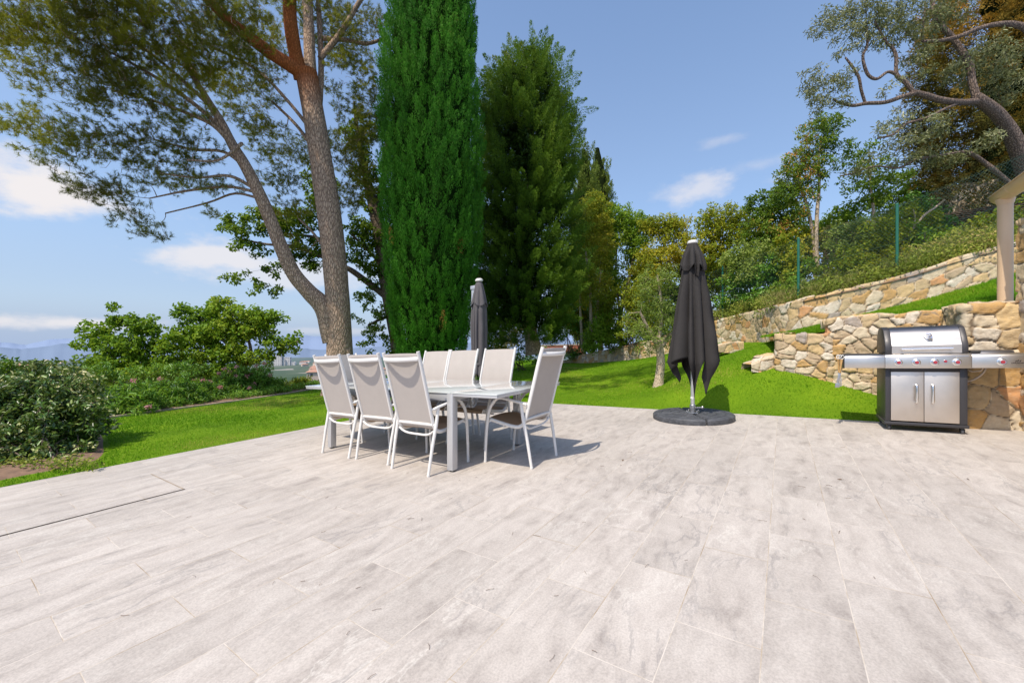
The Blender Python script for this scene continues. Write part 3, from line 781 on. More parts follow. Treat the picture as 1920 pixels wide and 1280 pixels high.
ridge('hills', [(-400, 650), (-100, 646), (0, 652), (40, 655), (90, 648), (130, 644), (200, 645), (420, 650), (500, 645), (600, 655), (720, 650), (760, 652), (900, 640), (1000, 637), (1100, 640), (1300, 645)], 9000, (.17, .225, .32), 7)

# ---- houses down in the valley
def house(x, y, w, d, h, rot, label, group=None, mat='house', roof='hip', cat='house', z=None, windows=True):
    z = float(far_z(np.array([x]), np.array([y]))[0]) if z is None else z
    t = thing('house' if cat == 'house' else 'apartment_block', label, cat, (x, y, z), group); t.rotation_euler = (0, 0, rot)
    mb = MB(); mb.box(-w / 2, w / 2, -d / 2, d / 2, -6, h); mb.build('wall', M[mat], t)
    if roof == 'flat':
        mb = MB(); mb.box(-w / 2 - .2, w / 2 + .2, -d / 2 - .2, d / 2 + .2, h, h + .8); mb.build('roof', M[mat], t)
    else:
        e, rh = .6, min(w, d) * .2
        mb = MB(); V = [(-w/2-e, -d/2-e, h), (w/2+e, -d/2-e, h), (w/2+e, d/2+e, h), (-w/2-e, d/2+e, h), (-w/2+w*.3, 0, h+rh), (w/2-w*.3, 0, h+rh)]
        mb.add(V, [(0, 1, 5, 4), (1, 2, 5), (2, 3, 4, 5), (3, 0, 4), (3, 2, 1, 0)]); mb.build('roof', M['roof'], t)
    if windows:
        n_ = max(2, int(w / 3.5))
        for c_ in range(n_):
            cx = -w / 2 + (c_ + .5) * w / n_; mb = MB(); mb.box(cx - .6, cx + .6, -d / 2 - .06, -d / 2 - .02, h * .3, h * .78); mb.build('window', M['pane'], t)
    return t
p = at(46, 706, 130); house(p[0], p[1], 7.5, 7, 3.0, .5, 'pale pink house with a shallow roof seen above the silvery bush', z=p[2], mat='house')
for u, v, Y, w, h in ((522, 682, 900, 16, 22), (530, 684, 905, 13, 16), (538, 684, 910, 15, 21), (548, 687, 915, 14, 14)):
    p = at(u, v, Y); lab = {522: 'leftmost and tallest of the white apartment blocks in the valley', 530: 'second white apartment block from the left in the valley cluster', 538: 'third white apartment block from the left in the valley cluster', 548: 'lowest white apartment block at the right end of the valley cluster'}[u]
    house(p[0], p[1], w, 14, h, .3, lab, 'white apartment blocks in the valley', 'block', 'flat', 'apartment block', z=p[2] - 4, windows=False)
hr_ = random.Random(4)
for k in range(40):
    u = hr_.choice([hr_.uniform(560, 612), hr_.uniform(560, 625), hr_.uniform(0, 140), hr_.uniform(660, 720), hr_.uniform(560, 640)])
    v = hr_.uniform(664, 692); Y = 17000 / (v - 650) * hr_.uniform(.8, 1.3)
    p = at(u, v, min(Y, 2600.)); z = float(far_z(p[:1], p[1:2])[0])
    house(p[0], p[1], hr_.uniform(9, 15), hr_.uniform(8, 11), hr_.uniform(4, 7), hr_.uniform(-.8, .8), 'small hazy house with a clay roof far down in the valley', 'far houses in the valley', hr_.choice(['house', 'house', 'house_white']), windows=False)
p = at(594, 708, 210); house(p[0], p[1], 9, 7, 3.2, .4, 'orange roofed house low in the valley left of the chairs', z=p[2])
# ================================================================== FURNITURE
def arc(c, r, a0, a1, n, plane='yz'):
    return [(c[0], c[1] + r * math.cos(R(a0 + (a1 - a0) * k / n)), c[2] + r * math.sin(R(a0 + (a1 - a0) * k / n))) for k in range(n + 1)]

# ---- high-back sling chair: faces +y, rear feet on y = 0
def chair_parts(T, root):
    W0 = .235                                             # half width between the side rails
    prof = [(-.105, 1.115), (-.07, 1.0), (-.03, .85), (.015, .68), (.055, .53), (.078, .455), (.105, .405), (.15, .380), (.21, .378), (.30, .392), (.40, .412), (.49, .430), (.535, .428)]
    sp = smooth_path([(0, y, z) for y, z in prof], 4)
    # slings
    def sling(name, path, nx=12, thick=.004, bow=.012):
        rows = []
        tg = np.gradient(path, axis=0); nrm = np.stack([0 * tg[:, 0], tg[:, 2], -tg[:, 1]], 1); nrm = unit(nrm)
        for s_ in (1, -1):
            for i in range(nx + 1):
                f = i / nx * 2 - 1
                rows.append(path + np.array([f * (W0 - .008), 0, 0]) + nrm * (-bow * (1 - f * f) + s_ * thick / 2))
            rows_ = rows
        A = np.array(rows[:nx + 1]); B = np.array(rows[nx + 1:])[::-1]
        mb = MB(); ring = np.concatenate([A, B, A[:1]]); mb.grid(ring)
        return mb.build(name, M['sling'] if name == 'backrest' else M['seat'], root, T, angle=60)
    k = 4 * 6
    back = sp[2:k + 1]
    top = np.array([(0, -.109, 1.09), (0, -.114, 1.105), (0, -.112, 1.118), (0, -.106, 1.12)])
    sling('backrest', np.vstack([top, back]), bow=.010)
    fr = np.array([(0, .548, .418), (0, .548, .400)])
    sling('seat', np.vstack([sp[k:], fr]), bow=.016)
    # side rails, top bar, cross bars
    mb = MB()
    for sx in (-1, 1):
        rail = np.vstack([[(0, -.112, 1.138)], sp]) + np.array([sx * (W0 + .006), 0, 0])
        mb.tube(rail, .0185, 10, flat=.72, up=(1, 0, 0))
    bow = [(x, -.104 - .064 * (1 - (x / W0) ** 2), 1.072 - .004 * (1 - (x / W0) ** 2)) for x in np.linspace(-W0, W0, 11)]
    mb.tube(bow, [.020] * 11, 8, flat=.65, up=(0, 1, 0))
    mb.tube([(-.262, .078, .452), (.262, .078, .452)], .0145, 8)
    cb = [(x, .078 + .015 * (1 - (x / .24) ** 2), .395 - .05 * (1 - (x / .24) ** 4)) for x in np.linspace(-.24, .24, 13)]
    mb.tube(cb, .011, 8)
    mb.tube([(-W0, .538, .408), (W0, .538, .408)], .011, 8)
    mb.tube([(-W0, .33, .365), (W0, .33, .365)], .010, 8)
    mb.build('back_frame', M['white_metal'], root, T, angle=50)
    for sx in (-1, 1):
        # rear leg rises to the end of the arm
        mb = MB(); mb.tube([(sx * .255, 0, .012), (sx * .262, .04, .25), (sx * .27, .085, .47), (sx * .274, .105, .615)], [.0135, .0155, .0165, .015], 9)
        lg = mb.build('leg', M['white_metal'], root, T, angle=50)
        mb = MB(); mb.lathe([(.015, 0), (.016, .004), (.015, .018)], (sx * .255, 0, 0), 10); mb.build('foot_cap', M['white_metal'], lg, T)
        # front leg bends into the armrest
        q = smooth_path([(sx * .262, .535, .012), (sx * .268, .522, .20), (sx * .274, .500, .40), (sx * .278, .466, .545), (sx * .28, .405, .628)], 5)
        mb = MB(); mb.tube(q, np.linspace(.0135, .0175, len(q)), 9)
        lg = mb.build('leg', M['white_metal'], root, T, angle=50)
        mb = MB(); mb.lathe([(.015, 0), (.016, .004), (.015, .018)], (sx * .262, .535, 0), 10); mb.build('foot_cap', M['white_metal'], lg, T)
        q = smooth_path([(sx * .28, .405, .628), (sx * .281, .345, .655), (sx * .281, .25, .645), (sx * .278, .16, .628), (sx * .272, .085, .612), (sx * .262, .055, .600)], 5)
        mb = MB(); mb.tube(q, [.018] * len(q), 9, flat=.75, up=(0, 0, 1)); mb.tube([(sx * .272, .10, .60), (sx * .243, .045, .60)], .012, 8)
        mb.build('armrest', M['white_metal'], root, T, angle=50)
        mb = MB(); mb.tube([(sx * .262, .505, .405), (sx * .240, .47, .425)], .010, 8); mb.build('bracket', M['white_metal'], root, T)

CH = [  # s, t of the rear feet centre, heading (deg from +t), label
    (-4.17, 2.612, 0, 'leftmost chair of the near row, back towards us, by the lawn'),
    (-3.558, 2.638, 1, 'middle chair of the near row with its back towards us'),
    (-2.92, 2.585, -1, 'near row chair beside the front table leg, back towards us'),
    (-4.20, 4.14, 180, 'leftmost chair of the far row, facing us across the table'),
    (-3.68, 4.14, 181, 'middle chair of the far row, facing us across the table'),
    (-3.06, 4.13, 179, 'rightmost chair of the far row, next to the end chair'),
    (-1.955, 3.46, 91, 'end chair at the right, angled side-on with shaded grey back'),
    (-5.22, 3.43, -90, 'end chair at the left, dark back showing behind the near row'),
]
for s, t, hd, lab in CH:
    root = thing('garden_chair', lab, 'chair', PT(s, t), 'white high-back garden chairs around the table')
    chair_parts(terr(R(hd)), root)

# ---- extending table
tc = (-3.565, 3.36); T0 = terr()
tb = thing('dining_table', 'long extended garden table with frosted white glass top', 'table', PT(*tc))
HX, LX, HY, ZT = .985, .545, .585, .745
def pane(name, x0, x1):
    mb = MB(); mb.box(x0, x1, -HY, HY, ZT - .012, ZT); return mb.build(name, M['glass_top'], tb, T0, bevel=.002)
pane('tabletop', -HX - .0, -.004); pane('tabletop', .004, HX)
for sx in (-1, 1):
    x0, x1 = sorted((sx * (HX + .006), sx * (HX + LX)))
    lf = pane('table_leaf', x0, x1)
    mb = MB(); mb.box(x0 + .004, x1 - .004, -HY + .004, HY - .004, ZT - .038, ZT - .014); mb.build('leaf_frame', M['table_metal'], lf, T0, bevel=.002)
mb = MB()
for sy in (-1, 1):
    y0, y1 = sorted((sy * (HY - .045), sy * (HY - .01))); mb.box(-HX + .036, HX - .036, y0, y1, ZT - .085, ZT - .0135)
for sx in (-1, 1):
    x0, x1 = sorted((sx * (HX - .03), sx * HX)); mb.box(x0, x1, -HY + .05, HY - .05, ZT - .085, ZT - .0385)
mb.build('apron', M['table_metal'], tb, T0, bevel=.003)
for sx in (-1, 1):
    for sy in (-1, 1):
        mb = MB(); mb.box(sx * HX - .0355, sx * HX + .0355, sy * (HY - .03) - .036, sy * (HY - .03) + .036, .014, ZT - .014)
        lg = mb.build('leg', M['table_metal'], tb, T0, bevel=.005)
        mb = MB(); mb.lathe([(.022, 0), (.024, .004), (.022, .016)], (sx * HX, sy * (HY - .03), 0), 14); mb.build('foot', M['dark_plastic'], lg, T0)

# ---- folded parasol beside the lawn with its weighted base
def canopy_mesh(name, root, mat, z_top, levels, hem, seed, pleats=11, amp=.2, T=None, nth=144, nz=60, dirs=None):
    """levels: (z, radius) of the closed canopy; hem(theta) -> height of its lower edge"""
    zs = np.array([l[0] for l in levels])[::-1]; rs = np.array([l[1] for l in levels])[::-1]
    th = np.linspace(0, 2 * np.pi, nth, endpoint=False); rg = np.random.default_rng(seed)
    ph = np.cumsum(.6 + .8 * rg.random(pleats)); ph = ph / ph[-1] * 2 * np.pi
    wgt = .6 + .7 * rg.random(pleats)
    V = np.zeros((nz, nth, 3))
    u = np.interp(th, np.r_[0, ph], np.arange(pleats + 1)); fold = np.abs(np.sin(np.pi * u)) ; fold = fold ** .8
    wv = wgt[np.clip(u.astype(int), 0, pleats - 1)]
    hz = np.array([hem(t) for t in th])
    for i in range(nz):
        f = i / (nz - 1); z = z_top + (hz - z_top) * f
        r = np.interp(z, zs, rs)
        a = amp * np.clip(f * 2.2, .15, 1)
        lump = .12 * (vnoise(np.stack([np.cos(th) * 1.2, np.sin(th) * 1.2, z * 1.6], -1), 2.2, seed) - .5)
        rr_ = r * (1 - a + a * 1.5 * fold * wv + lump)
        tw = th + .10 * np.sin(3 * th + 2 * f) * f
        V[i] = np.stack([rr_ * np.cos(tw), rr_ * np.sin(tw), z], 1)
    mb = MB(); ring = np.concatenate([V, V[:, :1]], 1); mb.grid(ring.transpose(1, 0, 2))
    o = mb.build(name, mat, root, T, angle=75)
    sd = o.modifiers.new('thickness', 'SOLIDIFY'); sd.thickness = .004
    return o
pb = PT(-1.10, 6.36)
base = thing('parasol_base', 'round charcoal parasol base of four quarter weights on the paving', 'parasol base', pb)
def quarter(a0):
    n = 14; r0, r1 = .055, .535; g_ = .012
    mid = R(a0 + 45); ox, oy = g_ * 1.4 * math.cos(mid), g_ * 1.4 * math.sin(mid)
    V = []
    prof = [(0, .0), (0, .066), (.02, .082)]
    outer = [(r1 * math.cos(R(a0 + 90 * k / n)), r1 * math.sin(R(a0 + 90 * k / n))) for k in range(n + 1)]
    c0 = [(r0 * math.cos(R(a0 + 90)), r0 * math.sin(R(a0 + 90))), (r0 * math.cos(R(a0)), r0 * math.sin(R(a0)))]
    ring = outer + c0; cen = np.array([(r0 + r1) * .45 * math.cos(mid), (r0 + r1) * .45 * math.sin(mid)])
    mb = MB(); m = len(ring); V = []
    for ins, z in prof:
        for p in ring:
            d = cen - np.array(p); q = np.array(p) + d / np.linalg.norm(d) * ins; V.append((q[0] + ox, q[1] + oy, z))
    Fs = [tuple(range(m))[::-1], tuple(range(2 * m, 3 * m))]
    for l in range(2):
        for k in range(m): Fs.append((l * m + k, l * m + (k + 1) % m, (l + 1) * m + (k + 1) % m, (l + 1) * m + k))
    mb.add(V, Fs)
    # ribs moulded into the top
    for rr_ in (.18, .30, .42):
        q = [(rr_ * math.cos(R(a0 + 12 + 66 * k / 8)) + ox, rr_ * math.sin(R(a0 + 12 + 66 * k / 8)) + oy, .083) for k in range(9)]
        mb.tube(q, .008, 6)
    return mb
for k in range(4): quarter(-62 + 90 * k).build('weight', M['weight'], base, T0, bevel=.006)
mb = MB()
for a in (-62, 28): 
    d = np.array([math.cos(R(a)), math.sin(R(a)), 0]); n_ = np.array([-d[1], d[0], 0])
    P0 = [-.50 * d - .016 * n_, .50 * d - .016 * n_, .50 * d + .016 * n_, -.50 * d + .016 * n_]
    mb.add([p + (0, 0, z) for z in (.01 + .004 * (a > 0), .05 + .006 * (a > 0)) for p in P0], [(3, 2, 1, 0), (4, 5, 6, 7), (0, 1, 5, 4), (1, 2, 6, 5), (2, 3, 7, 6), (3, 0, 4, 7)])
mb.build('steel_cross', M['hinge'], base, T0)
mb = MB(); mb.box(-.085, .085, -.085, .085, .084, .100); mb.lathe([(.042, .101), (.042, .20), (.034, .21)], (0, 0, 0), 18)
for a in range(4): mb.lathe([(.014, .101), (.014, .118), (.006, .124)], (.066 * (1, -1, -1, 1)[a], .066 * (1, 1, -1, -1)[a], 0), 10)
mb.tube([(.04, -.02, .165), (.13, -.05, .175)], .010, 8); mb.lathe([(.012, -.02), (.022, 0), (.012, .02)], (.14, -.053, .176), 10)
mb.build('pole_bracket', M['hinge'], base, T0, bevel=.002)

pr = thing('closed_parasol', 'tall closed black parasol standing on the round base', 'parasol', pb + (0, 0, .10))
mb = MB(); mb.lathe([(.0275, .0), (.0275, 2.44)], (0, 0, 0), 18); mb.build('pole', M['mast'], pr, bevel=0)
def hem1(t):
    d = math.degrees(t) % 360
    h = .74 + .05 * math.sin(5 * t + 1)
    for c, lo, w in ((250, .22, 22), (304, .22, 20), (75, .30, 26), (160, .42, 26)):
        x = abs((d - c + 180) % 360 - 180)
        if x < w: h = min(h, lo + (h - lo) * (x / w) ** .8)
    return h
canopy_mesh('canopy', pr, M['canopy'], 2.40, [(2.42, .045), (2.25, .10), (2.08, .148), (1.8, .178), (1.4, .225), (1.0, .28), (.72, .315), (.5, .22), (.2, .19)], hem1, 12, 11, .30)
canopy_mesh('vent_cap', pr, M['canopy'], 2.47, [(2.50, .035), (2.47, .065), (2.30, .13), (2.12, .182), (1.7, .17)], lambda t: 2.10 + .06 * math.cos(4 * t + .6) - (.20 if abs((math.degrees(t) % 360) - 262) < 12 else 0), 5, 9, .22, nz=24)
mb = MB(); mb.lathe([(.03, 2.455), (.072, 2.468), (.076, 2.492), (.055, 2.512), (.012, 2.52)], (0, 0, 0), 24); mb.build('finial', M['white_metal'], pr)
mb = MB()
for k in range(8):
    a = R(k * 45 + 10); mb.tube([(.03 * math.cos(a), .03 * math.sin(a), 2.36), (.17 * math.cos(a), .17 * math.sin(a), 1.3), (.22 * math.cos(a), .22 * math.sin(a), .86)], .008, 6)
mb.build('ribs', M['mast'], pr)
mb = MB(); mb.box(-.02, .02, -.002, .002, -.03, .0)
lbl = mb.build('care_tag', M['white_loop'], pr, loc=(-.10, -.215, .245)); lbl.rotation_euler = (0, .5, 0)

# ---- cantilever parasol with its mast, behind the table
pc = PT(-5.30, 6.42)
pq = thing('cantilever_parasol', 'grey cantilever parasol, folded and tied to its silver mast', 'parasol', pc)
mb = MB(); mb.box(-.045, .045, -.035, .035, .05, 2.42); mb.box(-.06, .06, -.05, .05, 2.36, 2.44); mb.build('mast', M['mast'], pq, T0, bevel=.006)
mb = MB(); mb.box(-.5, .5, -.5, .5, 0, .05); mb.build('base_plate', M['weight'], pq, T0, bevel=.01)
for (x, y) in ((-.26, -.26), (.26, -.26), (.26, .26), (-.26, .26)):
    mb = MB(); mb.box(x - .23, x + .23, y - .23, y + .23, .052, .11); mb.build('weight', M['weight'], pq, T0, bevel=.012)
cx_ = np.array([.15, -.02, 0])
def T1(p): return T0(p + cx_)
canopy_mesh('canopy', pq, M['canopy_grey'], 2.46, [(2.5, .04), (2.2, .12), (1.9, .155), (1.5, .165), (1.1, .15), (.80, .11), (.62, .15), (.5, .16)], lambda t: .56 + .06 * math.sin(4 * t), 31, 9, .30, T1)
canopy_mesh('vent_cap', pq, M['canopy_grey'], 2.52, [(2.54, .03), (2.45, .08), (2.2, .14), (2.0, .175)], lambda t: 2.02 + .04 * math.cos(4 * t), 33, 8, .2, T1, nz=20)
mb = MB(); mb.lathe([(.03, 2.50), (.078, 2.515), (.08, 2.545), (.05, 2.57), (.01, 2.575)], (.15, -.02, 0), 20); mb.build('finial', M['white_metal'], pq, T0)
mb = MB(); mb.lathe([(.118, .80), (.122, .81), (.122, .84), (.118, .85)], (.15, -.02, 0), 24); mb.build('tie_strap', M['canopy_grey'], pq, T0)
mb = MB(); mb.tube([(0, 0, 2.40), (.08, -.01, 2.46), (.15, -.02, 2.50)], .022, 10); mb.build('arm', M['mast'], pq, T0)

# ---- gas grill
gp_ = PT(1.345, 6.45)
gr = thing('gas_grill', 'stainless steel gas grill on castors in front of the stone pier', 'grill', gp_)
BW, BD = .335, .52
mb = MB()
mb.box(-BW, -BW + .022, 0.03, BD, .105, .735)                        # left panel
mb.build('side_panel', M['dark_metal'], gr, T0, bevel=.004)
mb = MB(); mb.box(BW - .022, BW, 0.03, BD, .105, .735); mb.build('side_panel', M['dark_metal'], gr, T0, bevel=.004)
sp_ = gr.children[0]
mb = MB()
for zz in (.66, .685, .71, .16, .185, .21):
    for yy in np.linspace(.10, .42, 7): mb.box(-BW - .0012, -BW + .004, yy, yy + .028, zz, zz + .009)
mb.build('vent_slots', M['dark_plastic'], sp_, T0)
mb = MB()
mb.box(-BW, -BW + .045, -.004, .029, .105, .735); mb.box(BW - .062, BW, -.004, .029, .105, .735); mb.box(-BW + .045, BW - .062, -.003, .03, .695, .735)
mb.box(-BW + .023, BW - .023, BD - .03, BD, .105, .735)
mb.build('cabinet_frame', M['dark_metal'], gr, T0, bevel=.003)
mb = MB(); mb.box(-BW - .012, BW + .012, -.02, BD + .01, .068, .104); mb.build('base_shelf', M['dark_metal'], gr, T0, bevel=.008)
dx0, dx1 = -BW + .047, BW - .064; dm = (dx0 + dx1) / 2
for x0, x1, hx in ((dx0, dm - .002, dm - .065), (dm + .002, dx1, dm + .065)):
    mb = MB(); mb.box(x0, x1, -.016, .012, .118, .690); dr_ = mb.build('door', M['steel_door'], gr, T0, bevel=.003)
    q = [(hx, -.016, .335), (hx, -.040, .340), (hx, -.052, .36), (hx, -.052, .515), (hx, -.040, .535), (hx, -.016, .54)]
    mb = MB(); mb.tube(smooth_path(q, 4), .0135, 12); mb.build('handle', M['chrome'], dr_, T0)
# control panel, shelves
cp = [(-.075, .735), (-.075, .868), (-.066, .885), (-.048, .898), (.04, .898), (.04, .735)]
mb = MB(); mb.prism(cp[::-1], -BW - .012, BW + .012); pan = mb.build('control_panel', M['steel'], gr, T0, bevel=.002)
mb = MB(); mb.box(-BW + .01, BW - .01, -.0768, -.074, .866, .872); mb.build('panel_crease', M['chrome'], pan, T0)
def shelf(x0, x1):
    mb = MB(); mb.prism([(-.073, .738), (.40, .738), (.40, .893), (-.046, .893), (-.064, .88), (-.073, .862)], x0, x1)
    return mb.build('side_shelf', M['steel'], gr, T0, bevel=.003)
shelf(-BW - .385, -BW - .0135)
rs = shelf(BW + .0135, BW + .395)
mb = MB(); mb.box(-BW - .39, -BW - .382, -.076, .41, .735, .896); mb.build('shelf_end', M['dark_metal'], gr, T0, bevel=.002)
# left shelf has a dark inset top, right shelf a covered side burner
mb = MB(); mb.box(-BW - .375, -BW - .03, -.02, .38, .8938, .899); mb.build('shelf_mat', M['dark_metal'], gr, T0)
mb = MB(); mb.prism([(.03, .8942), (.36, .8942), (.36, .915), (.30, .922), (.06, .918)], BW + .05, BW + .35); mb.build('side_burner_lid', M['steel_lid'], gr, T0, bevel=.004)
mb = MB(); mb.box(BW + .02, BW + .10, .0, .03, .898, .918); mb.build('burner_hinge', M['dark_plastic'], gr, T0, bevel=.004)
def knob(x, z, yf, r=.030):
    mb = MB(); mb.lathe([(r * 1.28, -yf), (r * 1.25, -yf - .006), (r * 1.02, -yf - .010)], (x, 0, z), 28, 'y'); bz = mb.build('knob', M['chrome'], gr, T0)
    mb = MB(); mb.lathe([(r * .92, -yf - .011), (r * .86, -yf - .030), (r * .78, -yf - .036)], (x, 0, z), 24, 'y'); mb.build('knob_body', M['chrome'], bz, T0)
    mb = MB(); mb.lathe([(r * .60, -yf - .0365), (r * .52, -yf - .041), (.002, -yf - .042)], (x, 0, z), 24, 'y'); mb.build('knob_face', M['red'], bz, T0)
    mb = MB(); mb.box(x - .0025, x + .0025, -yf - .0012, -yf + .002, z + r * 1.55, z + r * 1.9); mb.build('pointer_mark', M['white_loop'], bz, T0)
for x in (-.235, -.085, .062, .235): knob(x, .803, .075)
knob(BW + .225, .803, .073)
mb = MB(); mb.lathe([(.014, -.075), (.014, -.083), (.010, -.087)], (.148, 0, .812), 18, 'y'); ig = mb.build('igniter_button', M['red'], gr, T0)
mb = MB(); mb.lathe([(.019, -.0745), (.018, -.079)], (.148, 0, .812), 18, 'y'); mb.build('button_ring', M['chrome'], ig, T0)
# maker's print at the right end
def text_part(body, size, x, z, yf, parent, mat, name='lettering', bold=False):
    cu = bpy.data.curves.new(name, 'FONT'); cu.body = body; cu.size = size; cu.align_x = 'CENTER'; cu.extrude = .0004; cu.resolution_u = 2
    if bold: cu.offset = size * .03
    tmp = bpy.data.objects.new(name, cu); COL.objects.link(tmp)
    me = bpy.data.meshes.new_from_object(tmp.evaluated_get(bpy.context.evaluated_depsgraph_get()))
    bpy.data.objects.remove(tmp)
    V = np.array([v.co for v in me.vertices]); P = np.stack([V[:, 0] + x, -yf - V[:, 2] * 1.0 - .001, V[:, 1] + z], 1); P = T0(P)
    me.vertices.foreach_set('co', P.astype(np.float32).ravel()); me.materials.clear(); me.materials.append(mat); me.update()
    o = bpy.data.objects.new(name, me); COL.objects.link(o); o.parent = parent; return o
text_part('LANDMANN', .0155, BW + .335, .785, .0735, rs, M['print'], bold=True)
text_part('BARBECUE', .0075, BW + .343, .772, .0735, rs, M['print'])
mb = MB()
for dx_, tilt, hh in ((-.012, .5, .016), (.002, .35, .024), (.016, .6, .018)):
    x_ = BW + .335 + dx_
    mb.add([(x_ - .006, -.0746, .803), (x_ + .001, -.0746, .801), (x_ + .012 * tilt + .004, -.0746, .803 + hh), (x_ - .002, -.0746, .803 + hh * .7)], [(0, 1, 2, 3)])
mb.build('flame_emblem', M['print'], rs, T0)
# lid: dark end caps and a bright hood between them
hood = [(-.012, .902), (-.012, .985), (.010, 1.03), (.05, 1.115), (.085, 1.165), (.13, 1.195), (.20, 1.212), (.30, 1.215), (.40, 1.19), (.46, 1.12), (.485, 1.0), (.485, .902)]
sm_h = [(-.014, .902), (-.014, .992)] + [(p[1], p[2]) for p in smooth_path([(0, y, z) for y, z in hood[2:]], 4)]
mb = MB(); mb.prism(sm_h[::-1], -BW + .055, BW - .045); lid = mb.build('lid', M['steel_lid'], gr, T0, angle=28)
capp = [(-.02, .900), (-.02, .992), (.03, 1.09), (.10, 1.185), (.16, 1.208), (.24, 1.222), (.33, 1.222), (.41, 1.195), (.47, 1.12), (.492, 1.0), (.492, .900)]
for x0, x1 in ((-BW - .004, -BW + .0545), (BW - .0445, BW + .004)):
    mb = MB(); mb.prism(capp[::-1], x0, x1); cpx = mb.build('lid_end_cap', M['dark_metal'], lid, T0, bevel=.006)
mb = MB(); mb.lathe([(.026, -BW - .0052), (.026, -BW + .001)], (0, .17, .985), 18, 'x'); mb.build('lid_hole', M['dark_plastic'], lid, T0)
mb = MB(); mb.box(-BW + .0555, BW - .0455, -.0172, -.0142, .904, .9885); mb.build('lid_reflection_band', M['steel_door'], lid, T0)  # added plate of lighter warm steel, stands in for paving reflected low on lid
mb = MB(); hz_ = .955
mb.tube([(-.205, -.062, hz_), (.21, -.062, hz_)], .0145, 14)
for x in (-.195, .20): mb.tube([(x, -.012, hz_), (x, -.06, hz_)], .010, 10)
mb.build('lid_handle', M['chrome'], lid, T0)
# badge: a curled shield with a printed foot
mb = MB(); sh = [(-.040, 1.098), (-.030, 1.122), (-.004, 1.134), (.028, 1.130), (.040, 1.108), (.036, 1.045), (.0, 1.042), (-.022, 1.075)]
def yl(z): return float(np.interp(z, [.99, 1.03, 1.115, 1.165], [-.012, .010, .05, .085]))
n_ = len(sh)
V = [(x + .03, yl(z) - .012, z) for x, z in sh] + [(x + .03, yl(z) - .0015, z) for x, z in sh]
mb.add(V, [tuple(range(n_)), tuple(range(2 * n_ - 1, n_ - 1, -1))] + [(i, (i + 1) % n_, n_ + (i + 1) % n_, n_ + i) for i in range(n_)])
bd = mb.build('lid_badge', M['chrome'], lid, T0, bevel=.002)
mb = MB(); ax = [(.03 + .022 * math.cos(a), 1.103 + .014 * math.sin(a)) for a in np.linspace(.4, 5.6, 16)]
mb.tube([(x, yl(z) - .0165, z) for x, z in ax], .0034, 6); mb.build('badge_curl', M['hinge'], bd, T0)
mb = MB(); mb.add([(x + .03, yl(z) - .0128, z) for x, z in ((-.012, 1.072), (.036, 1.074), (.034, 1.049), (.002, 1.046))], [(0, 1, 2, 3)]); mb.build('badge_print', M['dark_metal'], bd, T0)
# firebox behind the panel
mb = MB(); mb.box(-BW + .01, BW - .01, .045, .47, .736, .901); mb.build('firebox', M['dark_metal'], gr, T0)
for x in (-BW + .035, BW - .035):
    for y in (.02, BD - .05):
        mb = MB(); mb.box(x - .012, x + .012, y - .012, y + .012, .045, .0675); mb.box(x - .017, x - .0125, y - .02, y + .028, .02, .06); mb.box(x + .0125, x + .017, y - .02, y + .028, .02, .06)
        cs_ = mb.build('castor', M['dark_plastic'], gr, T0)
        mb = MB(); mb.lathe([(.022, -.0118), (.028, -.009), (.028, .009), (.022, .0118)], (x, y + .012, .0285), 18, 'x'); mb.build('castor_wheel', M['weight'], cs_, T0)
mb = MB(); mb.tube([(BW + .002, .10, .72), (BW + .06, .09, .688), (BW + .12, .07, .70), (BW + .13, .06, .735)], .008, 8); mb.build('gas_tap', M['hose'], gr, T0)
# gas hose
mb = MB(); q = smooth_path([(BW + .165, .10, .737), (BW + .15, .11, .68), (BW + .11, .13, .62), (BW + .05, .15, .578), (BW - .03, .16, .565)], 6)
mb.tube(q, .0095, 10); mb.build('gas_hose', M['hose'], gr, T0)

# ---- tools on the left shelf
def tool(label, dx, dy, kind, name, lean=0., cat='grill tool'):
    p = gp_ + T0(np.array([[-BW - .405 + dx, -.03 + dy, .872]]))[0]
    t = thing(name, label, cat, p, 'wooden handled grill tools on the left shelf hooks')
    def TT(v): v = v.copy(); v[:, 0] += -v[:, 2] * lean; return T0(v)
    mb = MB(); a = [(.014 * math.cos(k), .004, .000 + .024 * math.sin(k)) for k in np.linspace(0, 2 * np.pi, 13)]; mb.tube(a, .0055, 6); mb.build('hang_loop', M['white_loop'], t, TT)
    mb = MB(); mb.tube([(0, 0, -.028), (0, 0, -.05), (0, 0, -.12), (0, 0, -.195)], [.009, .0125, .0115, .012], 10, flat=.7); mb.build('handle', M['wood'], t, TT)
    mb = MB()
    if kind == 'spatula':
        mb.box(-.008, .008, -.002, .002, -.285, -.196)
        for x0, x1 in ((-.024, -.012), (-.006, .006), (.012, .024)): mb.box(x0, x1, -.0015, .0015, -.36, -.300)
        mb.box(-.024, .024, -.0012, .0012, -.3, -.286); mb.box(-.024, .024, -.0012, .0012, -.37, -.361)
    elif kind == 'brush':
        mb.box(-.012, .012, -.002, .002, -.32, -.196); mb.box(-.022, .022, -.01, .008, -.375, -.32)
    else:
        mb.box(-.004, .004, -.002, .002, -.26, -.196); mb.box(-.013, .013, -.0016, .0016, -.27, -.26)
        for x in (-.011, .008): mb.box(x, x + .004, -.0016, .0016, -.34, -.27)
    mb.build('blade' if kind == 'spatula' else 'head' if kind == 'brush' else 'prongs', M['steel'] if kind != 'brush' else M['hinge'], t, TT, bevel=.001)
tool('left grill spatula with slotted blade and wooden handle', -.030, .06, 'spatula', 'grill_spatula', .03)
tool('right grill tool with a broad grey scraper head, nearest the shelf', .004, -.03, 'brush', 'grill_scraper', -.14)
